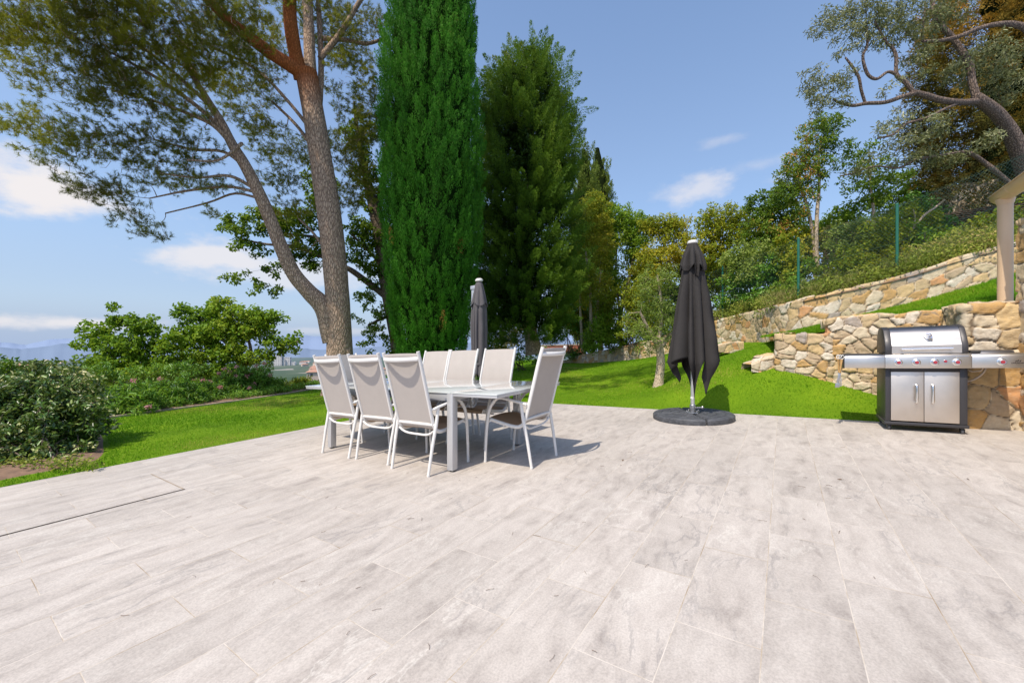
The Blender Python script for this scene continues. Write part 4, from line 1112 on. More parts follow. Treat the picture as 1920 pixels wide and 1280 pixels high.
tool('grill fork hanging between the spatula and the scraper', -.012, .015, 'fork', 'grill_fork', .0)
mb = MB(); mb.box(-BW - .425, -BW - .391, -.05, .08, .888, .893)
for y in (-.06, -.015, .03): mb.tube([(-BW - .40, y, .887), (-BW - .402, y, .872), (-BW - .408, y - .004, .862), (-BW - .416, y - .006, .868)], .003, 6)
mb.build('tool_hooks', M['dark_metal'], gr, T0)

# ---- gutter and down pipe at the corner of the house
dp = PT(2.27, 7.50); zt = lawn_z(np.array([dp[0]]), np.array([dp[1]]))[0]
d_top = at(1887, 381, dp[1])[2]; d_bot = at(1887, 569, dp[1])[2] - .03
t = thing('down_pipe', 'thick beige round pipe with a half-round gutter at the right edge', 'gutter pipe', (dp[0], dp[1], d_bot))
H_ = d_top - d_bot
mb = MB(); mb.lathe([(.066, 0), (.066, H_ - .02)], (0, 0, 0), 28); mb.build('pipe', M['render_beige'], t)
mb = MB(); mb.lathe([(.067, H_ - .02), (.078, H_ + .02), (.085, H_ + .05)], (0, 0, 0), 28); mb.build('outlet', M['render_beige'], t)
gd = PT(0, 1) - PT(0, 0); gd = np.array([gd[0], gd[1], 0]); gs = np.array([CS, -SN, 0])
prof = [(.092 * math.cos(a), .092 * math.sin(a)) for a in np.linspace(math.pi, 2 * math.pi, 14)]
prof = [(-.108, -.004), (-.104, .008)] + prof + [(.104, .008)]
rows = []
for k in np.linspace(.14, -2.6, 12):
    c = gd * k + np.array([0, 0, H_ + .125])
    rows.append([c + gs * a + np.array([0, 0, b]) for a, b in prof])
mb = MB(); mb.grid(rows); cap0 = rows[0]; mb.add(cap0, [tuple(range(len(cap0)))])
gt = mb.build('gutter', M['render_beige'], t); sd = gt.modifiers.new('thickness', 'SOLIDIFY'); sd.thickness = .006
mb = MB()
for k in (-.30, -1.4): 
    c = gd * k + np.array([0, 0, H_ + .125]); mb.tube([c + gs * a * 1.03 + np.array([0, 0, b * 1.03]) for a, b in prof[2:-1]], .007, 6)
mb.build('gutter_bracket', M['render_beige'], t)

# ---- green wire fence on the upper wall
fpts = [(1163, 575, 657, 17.6), (1355, 500, 603, 12.2), (1497, 448, 566, 8.95), (1682, 384, 524, 8.25), (1925, 285, 452, 7.5)]
fn = thing('wire_fence', 'green chain-link fence on posts along the top of the stone wall', 'fence', at(1497, 566, 8.95))
fo = np.array(at(1497, 566, 8.95)); tops, bots = [], []
for u, a, b, Y in fpts:
    p0, p1 = at(u, b, Y), at(u, a, Y); bots.append(p0 - fo); tops.append(p1 - fo)
    mb = MB(); mb.tube([p0 - fo - (0, 0, .25), p1 - fo], .026, 10); ps = mb.build('post', M['post_green'], fn)
    mb = MB(); mb.lathe([(.028, 0), (.03, .01), (.02, .03), (.004, .036)], p1 - fo, 10); mb.build('post_cap', M['post_green'], ps)
Vw, Fw = [], []; nw = 0
for i in range(len(fpts) - 1):
    a0, a1, b0, b1 = bots[i], bots[i + 1], tops[i], tops[i + 1]
    L = np.linalg.norm((a1 - a0)[:2]); n_ = int(L / .062); hN = 1.45 / L
    view = unit(np.cross(unit(a1 - a0), (0, 0, 1)))
    def P_(f, h): return a0 + (a1 - a0) * f + ((b0 - a0) * (1 - f) + (b1 - a1) * f) * h
    for k in range(-int(n_ * hN * 1.0), n_):
        for sg in (1, -1):
            f0, f1 = k / n_, k / n_ + hN * .9; h0, h1 = 0., 1.
            if f0 < 0: h0 = -f0 / (f1 - f0); f0 = 0.
            if f1 > 1: h1 = h0 + (1 - f0) / (f1 - f0) * (1 - h0); f1 = 1.
            if f1 <= f0: continue
            hh = (h0, h1) if sg > 0 else (1 - h0, 1 - h1)
            q, r_ = P_(f0, hh[0]), P_(f1, hh[1]); dv = unit(r_ - q); w_ = np.cross(dv, view) * .0013
            Vw += [q - w_, q + w_, r_ + w_, r_ - w_]; Fw.append((nw, nw + 1, nw + 2, nw + 3)); nw += 4
    for h in (.02, .5, .97):
        w_ = np.array([0, 0, .002]); q, r_ = P_(0, h), P_(1, h); Vw += [q - w_, q + w_, r_ + w_, r_ - w_]; Fw.append((nw, nw + 1, nw + 2, nw + 3)); nw += 4
mesh_obj('wire_mesh', np.array(Vw), np.array(Fw), M['wire'], fn)

# ---- brushwood fence and masonry block higher up the slope
fp = [(1545, 470, 425, 12.6), (1600, 480, 415, 12.0), (1700, 478, 408, 11.2), (1800, 476, 395, 10.4), (1900, 470, 378, 9.6), (1990, 455, 350, 9.)]
bf = thing('brushwood_fence', 'dark brown brushwood fence high on the slope under the conifer', 'fence', at(1700, 478, 11.2)); bo = np.array(at(1700, 478, 11.2))
bot_ = np.array([at(u, a + 45, Y) for u, a, b, Y in fp]) - bo; top_ = np.array([at(u, b, Y) for u, a, b, Y in fp]) - bo
mb = MB(); nl = 34
for k in range(nl):
    f = (k + .5) / nl; line = smooth_path(bot_ * (1 - f) + top_ * f, 6)
    line = line + np.stack([.02 * (vnoise(line, 3., k) - .5), .05 * (vnoise(line, 2.5, k + 9) - .5), .05 * (vnoise(line, 2., k + 20) - .5)], 1)
    mb.tube(line, .026 * (.7 + .6 * rng.random(len(line))), 5)
M['brush'] = simple('brushwood', (.085, .055, .034), .95, 0, .6, 9, .6)
mb.build('brushwood', M['brush'], bf, recalc=False)
for u, a, b, Y in fp[:-1]:
    mb = MB(); mb.tube([at(u, a + 18, Y + .05) - bo, at(u, b - 6, Y + .05) - bo], .03, 7); mb.build('stake', M['brush'], bf)
a0, a1 = at(1784, 386, 11.2), at(1872, 380, 10.6)
stone_wall('stone_block', 'weathered stone block under the dark conifer, above the brushwood fence', [(a0[0], a0[1] + .5, a0[2] - .5, a0[2] + .52), (a0[0], a0[1], a0[2] - .5, a0[2] + .55), (a1[0], a1[1], a1[2] - .5, a1[2] + .6)], .6, .03, .5, .03, 51, M['stone_grey'])['category'] = 'stone block'
# low red brick panel beyond the conifer
a0, a1 = at(1003, 652, 26), at(1092, 650, 24)
bw = thing('brick_wall', 'low red brick wall seen under the dark green conifer', 'wall', a0 - (0, 0, .14))
d = a1 - a0; mb = MB(); mb.add([(0, 0, -.3), d + (0, 0, -.3), d + (0, 0, .25), (0, 0, .25), (0, .25, -.3), d + (0, .25, -.3), d + (0, .25, .25), (0, .25, .25)], [(0, 1, 2, 3), (7, 6, 5, 4), (3, 2, 6, 7), (0, 3, 7, 4), (1, 5, 6, 2)]); mb.build('brickwork', M['brick'], bw)
mb = MB(); mb.add([(0, -.03, .252), d + (0, -.03, .252), d + (0, .28, .252), (0, .28, .252), (0, -.03, .31), d + (0, -.03, .31), d + (0, .28, .31), (0, .28, .31)], [(3, 2, 1, 0), (4, 5, 6, 7), (0, 1, 5, 4), (1, 2, 6, 5), (2, 3, 7, 6), (3, 0, 4, 7)]); mb.build('coping', M['curb'], bw)
# ================================================================== VEGETATION
class Leaves:
    """collects leaf-sized faces; built as ONE mesh with a per-leaf tint"""
    def __init__(s): s.V = []; s.F4 = []; s.F3 = []; s.t = []; s.n = 0
    def oval(s, c, ax, nr, L, Wd, tint, fold=.25):
        """two folded quads per leaf"""
        n = len(c); ax = unit(ax); b = unit(np.cross(ax, nr)); nn = np.cross(b, ax)
        L = np.broadcast_to(L, (n,))[:, None]; Wd = np.broadcast_to(Wd, (n,))[:, None]
        p0 = c - ax * L * .5; p1 = c + ax * L * .5 - nn * L * .10
        o1, o2 = -ax * L * .18, ax * L * .2
        up = nn * Wd * fold
        V = np.stack([p0, c + o1 + b * Wd * .48 + up, c + o2 + b * Wd * .40 + up, p1, c + o2 - b * Wd * .40 + up, c + o1 - b * Wd * .48 + up], 1)
        i = np.arange(n)[:, None] * 6 + s.n
        s.F4.append(np.concatenate([i + [0, 1, 2, 3], i + [0, 3, 4, 5]])); s.V.append(V.reshape(-1, 3)); s.t.append(np.repeat(tint, 6)); s.n += 6 * n
    def needle(s, c, ax, L, Wd, tint):
        n = len(c); ax = unit(ax); b = unit(np.cross(ax, rng.normal(size=(n, 3))))
        L = np.broadcast_to(L, (n,))[:, None]; Wd = np.broadcast_to(Wd, (n,))[:, None]
        V = np.stack([c - b * Wd * .5, c + b * Wd * .5, c + ax * L], 1)
        s.F3.append(np.arange(n)[:, None] * 3 + s.n + np.array([[0, 1, 2]])); s.V.append(V.reshape(-1, 3)); s.t.append(np.repeat(tint, 3)); s.n += 3 * n
    def build(s, name, mat, parent, origin):
        V = np.concatenate(s.V) - np.asarray(origin)
        return mesh_obj(name, V, [np.concatenate(x) for x in (s.F4, s.F3) if x], mat, parent, attrs={'tint': np.clip(np.concatenate(s.t), 0, 1)})

def ball(n): v = unit(rng.normal(size=(n, 3))); return v
def lobes(spec, per_m3=None, mind=.0, shell=.35, n_each=None):
    """spec: (u, v, ru, rv, Y[, rY]) in survey pixels -> clump centres filling those ellipsoids"""
    out = []
    for l in spec:
        u, v, ru, rv, Y = l[:5]; rY = l[5] if len(l) > 5 else None; c = at(u, v, Y)
        r = np.array([ru / F * Y, 0, rv / F * Y]); r[1] = rY if rY else max(r[0], r[2]) * .9
        n = n_each or max(3, int(per_m3 * 4.19 * r.prod())); d = ball(n) * (shell + (1 - shell) * rng.random((n, 1)) ** .5)
        out.append(c + d * r)
    P = np.concatenate(out)
    if mind:
        keep = []; cell = {}
        for i in rng.permutation(len(P)):
            k = tuple(np.floor(P[i] / mind).astype(int)); ok = True
            for a in (-1, 0, 1):
                for b in (-1, 0, 1):
                    for c_ in (-1, 0, 1):
                        for j in cell.get((k[0] + a, k[1] + b, k[2] + c_), ()):
                            if ((P[i] - P[j]) ** 2).sum() < mind * mind: ok = False
            if ok: keep.append(i); cell.setdefault(k, []).append(i)
        P = P[keep]
    return P

class Wood:
    """limbs and twigs of one plant; twigs reach from the nearest limb to each clump"""
    def __init__(s): s.V = []; s.F = []; s.n = 0; s.N = []; s.R = []; s.red = []
    def tube(s, pts, r, k=8, red=0.):
        V, Fq = tube_arr(pts, r, k); s.V.append(V); s.F.append(Fq + s.n); s.n += len(V); s.red.append(np.broadcast_to(np.repeat(np.broadcast_to(red, (len(pts),)), k), (len(V),)))
    def limb(s, px, sub=6, k=10, red=0., lump=.06):
        """px: (u, v, Y, width in px)"""
        P = smooth_path(np.array([at(u, v, Y) for u, v, Y, w in px]), sub)
        r = smooth_path(np.array([(w / 2 / F * Y / math.sqrt(1 + ((min(u, 2000) - 960) / F) ** 2), 0, 0) for u, v, Y, w in px]), sub)[:, 0]
        r = np.maximum(r, .004) * (1 + lump * 2 * (vnoise(P, 2.5) - .5))
        rd = red if np.isscalar(red) else np.interp(np.linspace(0, 1, len(P)), np.linspace(0, 1, len(red)), red)
        s.tube(P, r, k, rd); s.N += list(P); s.R += list(r); return P
    def limb3(s, P, r, sub=4, k=6):
        P = smooth_path(np.array(P), sub); rr = np.interp(np.linspace(0, 1, len(P)), np.linspace(0, 1, len(r)), r)
        s.tube(P, rr, k); s.N += list(P); s.R += list(rr)
    def grow(s, T, r0=.02, r1=.004, k=4, wig=.12, sag=.0, grav=.15, steps=5, maxlen=None):
        """connect targets, nearest first; returns direction of arrival per target"""
        N = np.array(s.N); Rr = np.array(s.R); dirs = np.zeros_like(T)
        d0 = np.array([((N - t) ** 2).sum(1).min() for t in T])
        for i in np.argsort(d0):
            t = T[i]; dv = t - N; dist = np.sqrt((dv ** 2).sum(1))
            cost = dist * (1 + .35 * np.clip(-dv[:, 2] / np.maximum(dist, 1e-6), 0, 1)) + .0
            j = cost.argmin(); a = N[j]; L = dist[j]
            if L < 1e-4: continue
            f = np.linspace(0, 1, steps)[:, None]
            mid = rng.normal(0, wig * L * .5, 3); P = a + (t - a) * f + mid * np.sin(np.pi * f) + np.array([0, 0, grav * L]) * np.sin(np.pi * f) * .6
            P[:, 2] -= sag * L * (f[:, 0] ** 2) * 0
            ra = min(Rr[j] * .75, r0 * (.5 + L)); ra = max(ra, r1 * 1.3)
            rr = np.linspace(ra, r1, steps)
            s.tube(P, rr, k); dirs[i] = P[-1] - P[-2]
            N = np.vstack([N, P[1:]]); Rr = np.r_[Rr, rr[1:]]
        s.N = list(N); s.R = list(Rr); return unit(dirs)
    def build(s, name, mat, parent, origin):
        return mesh_obj(name, np.concatenate(s.V) - np.asarray(origin), np.concatenate(s.F), mat, parent, attrs={'red': np.concatenate(s.red)}, smooth=True)

def clump_leaves(lv, C, rad, n, L, Wd, tint_c, spread=.25, outward=None, droop=.1, shape='oval', flat=.8):
    """n leaves round each clump centre"""
    m = len(C); N = m * n
    d = ball(N) * (rng.random((N, 1)) ** .45) * np.array([1, 1, flat])
    rd = np.repeat(np.broadcast_to(rad, (m,)), n)[:, None]
    P = np.repeat(C, n, 0) + d * rd
    ax = d + rng.normal(0, .7, (N, 3)); ax[:, 2] -= droop
    if outward is not None: ax = ax + np.repeat(outward, n, 0) * .8
    nr = rng.normal(0, .55, (N, 3)) + np.array([-.25, -.3, .9])
    sz = (.65 + .7 * rng.random(N))
    t = np.repeat(tint_c, n) + spread * (rng.random(N) - .5) * 2
    if shape == 'oval': lv.oval(P, ax, nr, L * sz, Wd * sz, t)
    else: lv.needle(P, ax, L * sz, Wd * sz, t)

def tints(C, base=.5, amp=.3, freq=.9): return base + amp * 2 * (vnoise(C, freq, 7.7) - .5) + .12 * (rng.random(len(C)) - .5)

# ---------------------------------------------------------------- the big umbrella pine
o = at(637, 737, 11.)
pine = thing('pine_tree', 'huge forked pine with grey trunk overhanging the left of the terrace', 'pine tree', o)
wd = Wood()
wd.limb([(640, 752, 11, 92), (637, 715, 11, 62), (637, 660, 11, 51), (635, 600, 11, 48), (630, 520, 11, 47), (621, 430, 11, 46), (608, 340, 11, 45), (594, 250, 10.95, 43), (582, 180, 10.9, 42), (574, 135, 10.85, 42)], 8, 20, [0, 0, 0, 0, 0, 0, 0, .1, .5, .9], .05)
wd.limb([(652, 745, 10.95, 40), (650, 700, 10.9, 30), (648, 655, 10.95, 24), (640, 610, 11, 20)], 4, 10, 0.)
wd.limb([(624, 640, 10.98, 40), (606, 577, 10.9, 36), (580, 548, 10.8, 33), (552, 515, 10.7, 31), (530, 470, 10.6, 29), (512, 425, 10.5, 28), (490, 372, 10.35, 26), (462, 315, 10.2, 24), (436, 272, 10.1, 22), (416, 232, 10., 19), (392, 192, 9.9, 15), (366, 150, 9.8, 12), (345, 120, 9.7, 9)], 6, 14, 0., .06)
wd.limb([(372, 165, 9.85, 10), (365, 135, 9.9, 12), (352, 118, 9.9, 9), (330, 95, 9.8, 6)], 5, 8)
red = [.8, 1, 1, .8, .6]
wd.limb([(572, 140, 10.85, 30), (548, 125, 10.6, 28), (505, 98, 10.2, 26), (465, 68, 9.8, 25), (425, 35, 9.4, 23), (385, -5, 9., 20), (320, -60, 8.4, 15)], 6, 12, red)
wd.limb([(566, 150, 10.85, 30), (555, 105, 10.6, 27), (547, 60, 10.3, 26), (543, 15, 10.1, 26), (541, -60, 9.7, 24), (520, -200, 9.2, 18)], 6, 12, red)
wd.limb([(582, 150, 10.95, 26), (580, 90, 11.1, 22), (578, 30, 11.2, 21), (574, -40, 11.3, 20), (566, -160, 11.4, 16)], 5, 10, .2)
wd.limb([(597, 215, 11.1, 14), (602, 140, 11.3, 12), (600, 60, 11.5, 11), (595, -20, 11.6, 9)], 5, 8)
wd.limb([(600, 110, 11.3, 12), (640, 60, 11.5, 11), (670, 10, 11.6, 9), (700, -40, 11.8, 8)], 5, 7)
wd.limb([(605, 72, 11.4, 10), (650, 76, 11.7, 8), (690, 82, 11.8, 7), (725, 70, 12, 5)], 5, 7)
wd.limb([(436, 272, 10.1, 12), (400, 235, 9.8, 10), (350, 212, 9.5, 8), (290, 190, 9.2, 6), (210, 170, 8.9, 4)], 5, 7)
wd.limb([(420, 245, 10.0, 11), (370, 200, 9.7, 10), (300, 150, 9.3, 8), (220, 105, 8.9, 6), (140, 70, 8.5, 4)], 5, 7)
wd.limb([(400, 205, 9.95, 9), (330, 140, 9.6, 8), (260, 85, 9.2, 7), (170, 40, 8.8, 5)], 5, 7)
wd.limb([(462, 315, 10.2, 8), (420, 285, 10, 7), (360, 280, 9.7, 6), (290, 262, 9.4, 4)], 5, 6)
wd.limb([(475, 352, 10.3, 8), (430, 330, 10.1, 7), (370, 333, 9.8, 5), (300, 325, 9.5, 4)], 5, 6)
wd.limb([(480, 360, 10.3, 7), (425, 350, 10.2, 6), (350, 358, 10, 5), (280, 372, 9.8, 3)], 5, 6)
wd.limb([(487, 372, 10.35, 6), (440, 363, 10.5, 5), (390, 380, 10.5, 4), (310, 400, 10.2, 3)], 5, 6)
wd.limb([(440, 280, 10.1, 8), (452, 270, 9.9, 8), (410, 300, 9.6, 6), (350, 300, 9.3, 4)], 5, 6)
wd.limb([(600, 300, 11., 8), (560, 240, 11.2, 7), (510, 190, 11.4, 5)], 5, 6)
wd.limb([(596, 260, 11., 9), (540, 190, 10.8, 7), (480, 130, 10.6, 6), (400, 90, 10.2, 5)], 5, 6)
wd.limb([(628, 500, 11.1, 6), (590, 440, 11.4, 5), (560, 410, 11.5, 3)], 5, 6)
spec = [(60, 20, 120, 60, 8.2, 1.1), (30, 70, 80, 40, 8.1, .9), (200, 25, 140, 60, 8.5, 1.3), (340, 50, 130, 60, 8.8, 1.2), (130, 95, 130, 42, 8.4, 1.0), (270, 110, 120, 55, 9.0, 1.1),
        (100, 155, 90, 25, 8.5, .8), (190, 165, 120, 40, 8.8, .9), (290, 200, 110, 38, 9.3, 1.0), (70, 238, 70, 26, 8.8, .7), (150, 250, 100, 30, 9.0, .8), (120, 300, 70, 26, 9.1, .7), (215, 290, 80, 26, 9.3, .8), (320, 275, 85, 28, 9.5, .8),
        (170, 345, 60, 22, 9.3, .6), (215, 362, 80, 28, 9.6, .7), (320, 335, 95, 20, 9.8, .7), (260, 405, 55, 20, 9.9, .55), (275, 432, 42, 18, 10., .5), (395, 345, 55, 18, 10.2, .5), (415, 405, 28, 20, 10.4, .3),
        (430, 110, 90, 70, 10.2, 1.2), (470, 185, 60, 60, 11.2, .9), (420, 30, 90, 40, 9.6, 1.), (500, 250, 50, 45, 11.6, .8), (530, 320, 50, 45, 11.8, .7), (490, 60, 60, 60, 10.6, 1.), (545, 395, 55, 25, 11.8, .5), (560, 455, 35, 20, 11.8, .4),
        (650, 55, 80, 55, 11.8, .9), (655, 150, 60, 50, 12, .9), (675, 225, 50, 45, 12.3, .9), (650, 285, 50, 45, 12.5, .8), (680, 340, 35, 40, 12.6, .7), (640, 370, 40, 35, 12.6, .7), (560, 290, 40, 50, 12.2, .6), (585, 20, 70, 50, 11.6, .9),
        (690, -456, 270, 70, 6.2, 1.5), (830, -520, 120, 50, 6.4, 1.0), (560, -400, 150, 60, 6.8, 1.2), (-200, -150, 230, 60, 5.9, 1.4), (60, -120, 160, 80, 7.6, 1.), (300, -120, 160, 80, 8.2, 1.2), (520, -100, 120, 80, 9., 1.2)]
C = lobes(spec, 52., .135, .10); C = C[vnoise(C, 1.5, 2.2) > .35]
dr = wd.grow(C, .020, .004, 3, .25, grav=.05)
# bare dead twigs inside the crown
Ct = lobes([(a, b, c * 1., d * .9, e, (f or 1) * .8) for a, b, c, d, e, f in spec if b > -60], 44., .12, .0)
wd.grow(Ct, .009, .0040, 3, .3, grav=.0, steps=4)
wd.build('trunk', M['pine_bark'], pine, o)
lv = Leaves()
top = np.array([0, -.1, .55])
def tufts(lv, C, dr, n_sub, n_need, rad, L, W_, tb):
    m = len(C); S_ = np.repeat(C, n_sub, 0) + ball(m * n_sub) * rad * rng.random((m * n_sub, 1)) ** .5 * np.array([1, 1, .55])
    ax = unit(np.repeat(dr, n_sub, 0) * .7 + rng.normal(0, .55, (m * n_sub, 3)) + top)
    tc = np.repeat(tb, n_sub) + .18 * (rng.random(m * n_sub) - .5)
    N = len(S_) * n_need
    a = np.repeat(ax, n_need, 0); P = np.repeat(S_, n_need, 0) + a * (rng.random((N, 1)) * .10)
    d = unit(a * .75 + ball(N) * .8)
    lv.needle(P, d, L * (.7 + .6 * rng.random(N)), W_, np.repeat(tc, n_need) + .22 * (rng.random(N) - .5))
px_v = HOR - (C[:, 2] - CAMH) * F / C[:, 1]; px_u = 960 + C[:, 0] * F / C[:, 1]
tb = tints(C, .50, .34, .9) + .12 * (px_u < 120)
tufts(lv, C, dr, 8, 30, .17, .085, .0068, tb)
lv.build('crown', M['needle'], pine, o)
open('/tmp/pine.txt', 'w').write('%d %d' % (len(C), len(Ct)))

# ---------------------------------------------------------------- oak behind the pine
o = at(752, 672, 14.5)
oak = thing('oak_tree', 'oak with a dark leaning trunk between the pine and the column cypress', 'oak tree', o)
wd = Wood()
wd.limb([(756, 684, 14.5, 40), (748, 650, 14.5, 31), (738, 600, 14.5, 28), (726, 540, 14.5, 26), (716, 470, 14.4, 25), (704, 400, 14.3, 24), (690, 345, 14.2, 18), (678, 290, 14., 13), (668, 230, 13.8, 8), (664, 190, 13.6, 4)], 6, 12)
wd.limb([(706, 410, 14.3, 16), (712, 370, 14.4, 15), (722, 320, 14.6, 12), (728, 250, 14.8, 9)], 5, 8)
wd.limb([(724, 556, 14.5, 14), (690, 530, 14.2, 13), (660, 508, 14., 11), (640, 498, 13.8, 9), (600, 480, 13.4, 8), (550, 462, 13., 7), (500, 458, 12.8, 5), (450, 448, 12.6, 4)], 5, 7)
wd.limb([(640, 498, 13.8, 8), (600, 450, 13.5, 7), (550, 440, 13.2, 5), (480, 430, 12.9, 4)], 5, 7)
wd.limb([(720, 500, 14.4, 8), (690, 470, 14.2, 6), (660, 440, 14., 5)], 5, 6)
wd.limb([(735, 590, 14.5, 8), (710, 600, 14.2, 6), (690, 610, 14., 4)], 5, 6)
spec = [(455, 425, 40, 26, 12.7, .5), (500, 412, 50, 26, 12.8, .5), (545, 425, 40, 35, 13.1, .5), (580, 410, 40, 30, 13.4, .5), (470, 462, 40, 18, 12.7, .4), (450, 520, 30, 14, 12.8, .35), (485, 540, 22, 16, 12.9, .3), (510, 548, 22, 14, 12.9, .3), (520, 505, 30, 18, 13., .35), (540, 470, 40, 22, 13.1, .4), (590, 470, 35, 30, 13.4, .5), (580, 500, 25, 12, 13.4, .4),
        (680, 440, 35, 40, 14.2, .6), (700, 500, 28, 40, 14.3, .5), (665, 480, 20, 30, 14., .5), (690, 560, 24, 24, 14.2, .4), (675, 600, 14, 12, 14., .3), (705, 620, 26, 16, 14.1, .4), (690, 645, 16, 16, 14., .3), (715, 590, 18, 20, 14.2, .4), (700, 380, 30, 30, 14.4, .5), (740, 640, 24, 24, 14.3, .4), (690, 320, 34, 40, 14.2, .5), (676, 250, 34, 40, 13.9, .5), (600, 350, 40, 40, 13.6, .5), (715, 440, 20, 40, 14.4, .4)]
C = lobes(spec, 45, .13, .1); wd.grow(C, .014, .003, 3, .25); wd.build('trunk', M['bark'], oak, o)
lv = Leaves(); clump_leaves(lv, C, .17, 34, .095, .06, tints(C, .48, .3, 1.2), .22); lv.build('crown', M['oak'], oak, o)

# ---------------------------------------------------------------- columnar cypress
def column(name, label, prof, Y, mat, inner, n_pl, plume_h, plume_r, per, lL, lW, seed, parent_mats, group=None, lean=.12, gaps=.0, trunk_px=40, z_hide=None, squash=.9, lump=.0):
    """prof: (v, u_left, u_right) outline of the column as surveyed"""
    prof = sorted(prof, key=lambda p: -p[0]); v = np.array([p[0] for p in prof], float)
    zz = CAMH - (v - HOR) / F * Y; xl = (np.array([p[1] for p in prof]) - 960) / F * Y; xr = (np.array([p[2] for p in prof]) - 960) / F * Y
    xc, rad = (xl + xr) / 2, (xr - xl) / 2
    base = np.array([xc[0], Y, zz[0]]); t = thing(name, label, 'cypress tree' if 'cypress' in name else 'conifer', base, group)
    def R_(z): return np.interp(z, zz, rad)
    def X_(z): return np.interp(z, zz, xc)
    ar = np.cumsum(np.maximum(np.interp(np.linspace(zz[0], zz[-1], 200), zz, rad), .05)); ar /= ar[-1]
    z = np.interp(rng.random(n_pl), ar, np.linspace(zz[0], zz[-1], 200)); th = rng.random(n_pl) * 2 * np.pi
    dpt = .66 + .30 * rng.random(n_pl) ** .6
    big = vnoise(np.stack([np.cos(th) * 1.3, np.sin(th) * 1.3, z * .45], -1), 1.6, seed)
    dpt = dpt * (1 + lump * 2 * (big - .5)); ok = big > gaps; z, th, dpt, big = z[ok], th[ok], dpt[ok], big[ok]
    rr = R_(z) * dpt
    C = np.stack([X_(z) + rr * np.cos(th), Y + rr * np.sin(th) * squash, z - plume_h * .55], 1)
    out = np.stack([np.cos(th), np.sin(th), 0 * th], 1)
    m = len(C); up = np.array([0, 0, 1.]); pd = unit(up + out * (lean + .25 * rng.random((m, 1))) + rng.normal(0, .10, (m, 3)))
    return t, base, C, pd, out, (X_, R_, zz), big
def plumes(lv, C, pd, h, r, per, L, Wd, tint, flare=.5, wide=.6):
    m = len(C); N = m * per
    f = rng.random(N) ** .8; hh = np.repeat(h * (.6 + .8 * rng.random(m)), per); sc = np.repeat(.7 + .6 * rng.random(m), per)
    ax = np.repeat(pd, per, 0); d = rng.normal(size=(N, 3)); d = unit(d - ax * (d * ax).sum(1, keepdims=True))
    rad = r * sc * (np.sin(np.pi * np.clip(.12 + .88 * f, 0, 1)) ** wide) * rng.random(N) ** .4
    P = np.repeat(C, per, 0) + ax * (f * hh)[:, None] + d * rad[:, None]
    la = unit(ax + d * flare + rng.normal(0, .18, (N, 3)))
    t = np.repeat(tint, per) + .16 * (f - .5) + .22 * (rng.random(N) - .5)
    lv.oval(P, la, d + rng.normal(0, .3, (N, 3)), L * (.6 + .8 * rng.random(N)), Wd * (.7 + .6 * rng.random(N)), t, .1)
def core(t, base, shape, Y, k, mat, name='inner_foliage', seed=0, z0=.3, squash=.9):  # opaque dark surface behind the sprays, painted shade of the interior
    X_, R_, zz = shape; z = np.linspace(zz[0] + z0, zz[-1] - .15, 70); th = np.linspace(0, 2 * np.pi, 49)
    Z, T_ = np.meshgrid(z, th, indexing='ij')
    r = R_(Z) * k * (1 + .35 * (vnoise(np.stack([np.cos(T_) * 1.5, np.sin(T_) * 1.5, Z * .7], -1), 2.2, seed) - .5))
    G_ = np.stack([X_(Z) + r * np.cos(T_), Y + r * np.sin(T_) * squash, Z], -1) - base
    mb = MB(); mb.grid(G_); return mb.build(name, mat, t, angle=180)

prof = [(688, 752, 862), (650, 745, 872), (600, 736, 884), (540, 724, 894), (450, 717, 902), (350, 714, 905), (250, 713, 904), (150, 716, 898), (60, 724, 893), (0, 735, 890), (-70, 755, 876), (-140, 785, 845), (-175, 805, 820)]
t, base, C, pd, out, shp, big = column('cypress_tree', 'very tall dense vivid green columnar cypress left of centre', prof, 11.6, None, None, 3600, .42, .1, 90, .05, .02, 3, None, lean=.10, lump=.06)
lv = Leaves(); zrel = (C[:, 2] - base[2])
tint = .50 + .45 * (vnoise(C, 1.1, 3.) - .5) + .14 * (rng.random(len(C)) - .5); brown = (rng.random(len(C)) < .006); tint = np.where(brown, 1.0, np.minimum(tint, .80))
plumes(lv, C, pd, .46, .10, 120, .048, .016, tint, .42)
# ragged low sprays showing brown wood
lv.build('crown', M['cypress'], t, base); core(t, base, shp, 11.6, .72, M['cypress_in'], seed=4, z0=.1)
wd = Wood(); 
for du, w in ((-28, 16), (-8, 22), (16, 18), (34, 12)): wd.limb([(808 + du * .6, 705, 11.4, w), (806 + du, 650, 11.3, w * .8), (806 + du * 1.1, 590, 11.4, w * .5)], 4, 8)
wd.build('trunk', M['bark'], t, base)

# ---------------------------------------------------------------- dark conifer beside it
prof = [(630, 930, 1035), (590, 908, 1052), (540, 902, 1060), (470, 902, 1062), (400, 902, 1062), (330, 905, 1066), (270, 908, 1062), (210, 918, 1056), (160, 930, 1046), (125, 950, 1032), (105, 975, 1018), (90, 993, 1006)]
t, base, C, pd, out, shp, big = column('dark_conifer', 'dark ragged conifer with a bare lower trunk, right of the column cypress', prof, 15., None, None, 2100, .5, .2, 90, .06, .02, 9, None, lean=.9, lump=.24, gaps=.20)
hgt = (C[:, 2] - shp[2][0]) / (shp[2][-1] - shp[2][0])
pd = unit(out * (1.0 - .3 * hgt[:, None]) + np.array([0, 0, .55]) + rng.normal(0, .25, (len(C), 3)) + np.array([0, 0, .6]) * hgt[:, None])
C = C + out * (.45 * (rng.random((len(C), 1)) - .35))
lv = Leaves(); tint = .56 + .6 * (vnoise(C, .9, 5.) - .5) + .16 * (rng.random(len(C)) - .5)
plumes(lv, C, pd, .66, .15, 190, .062, .020, tint, .75, .5)
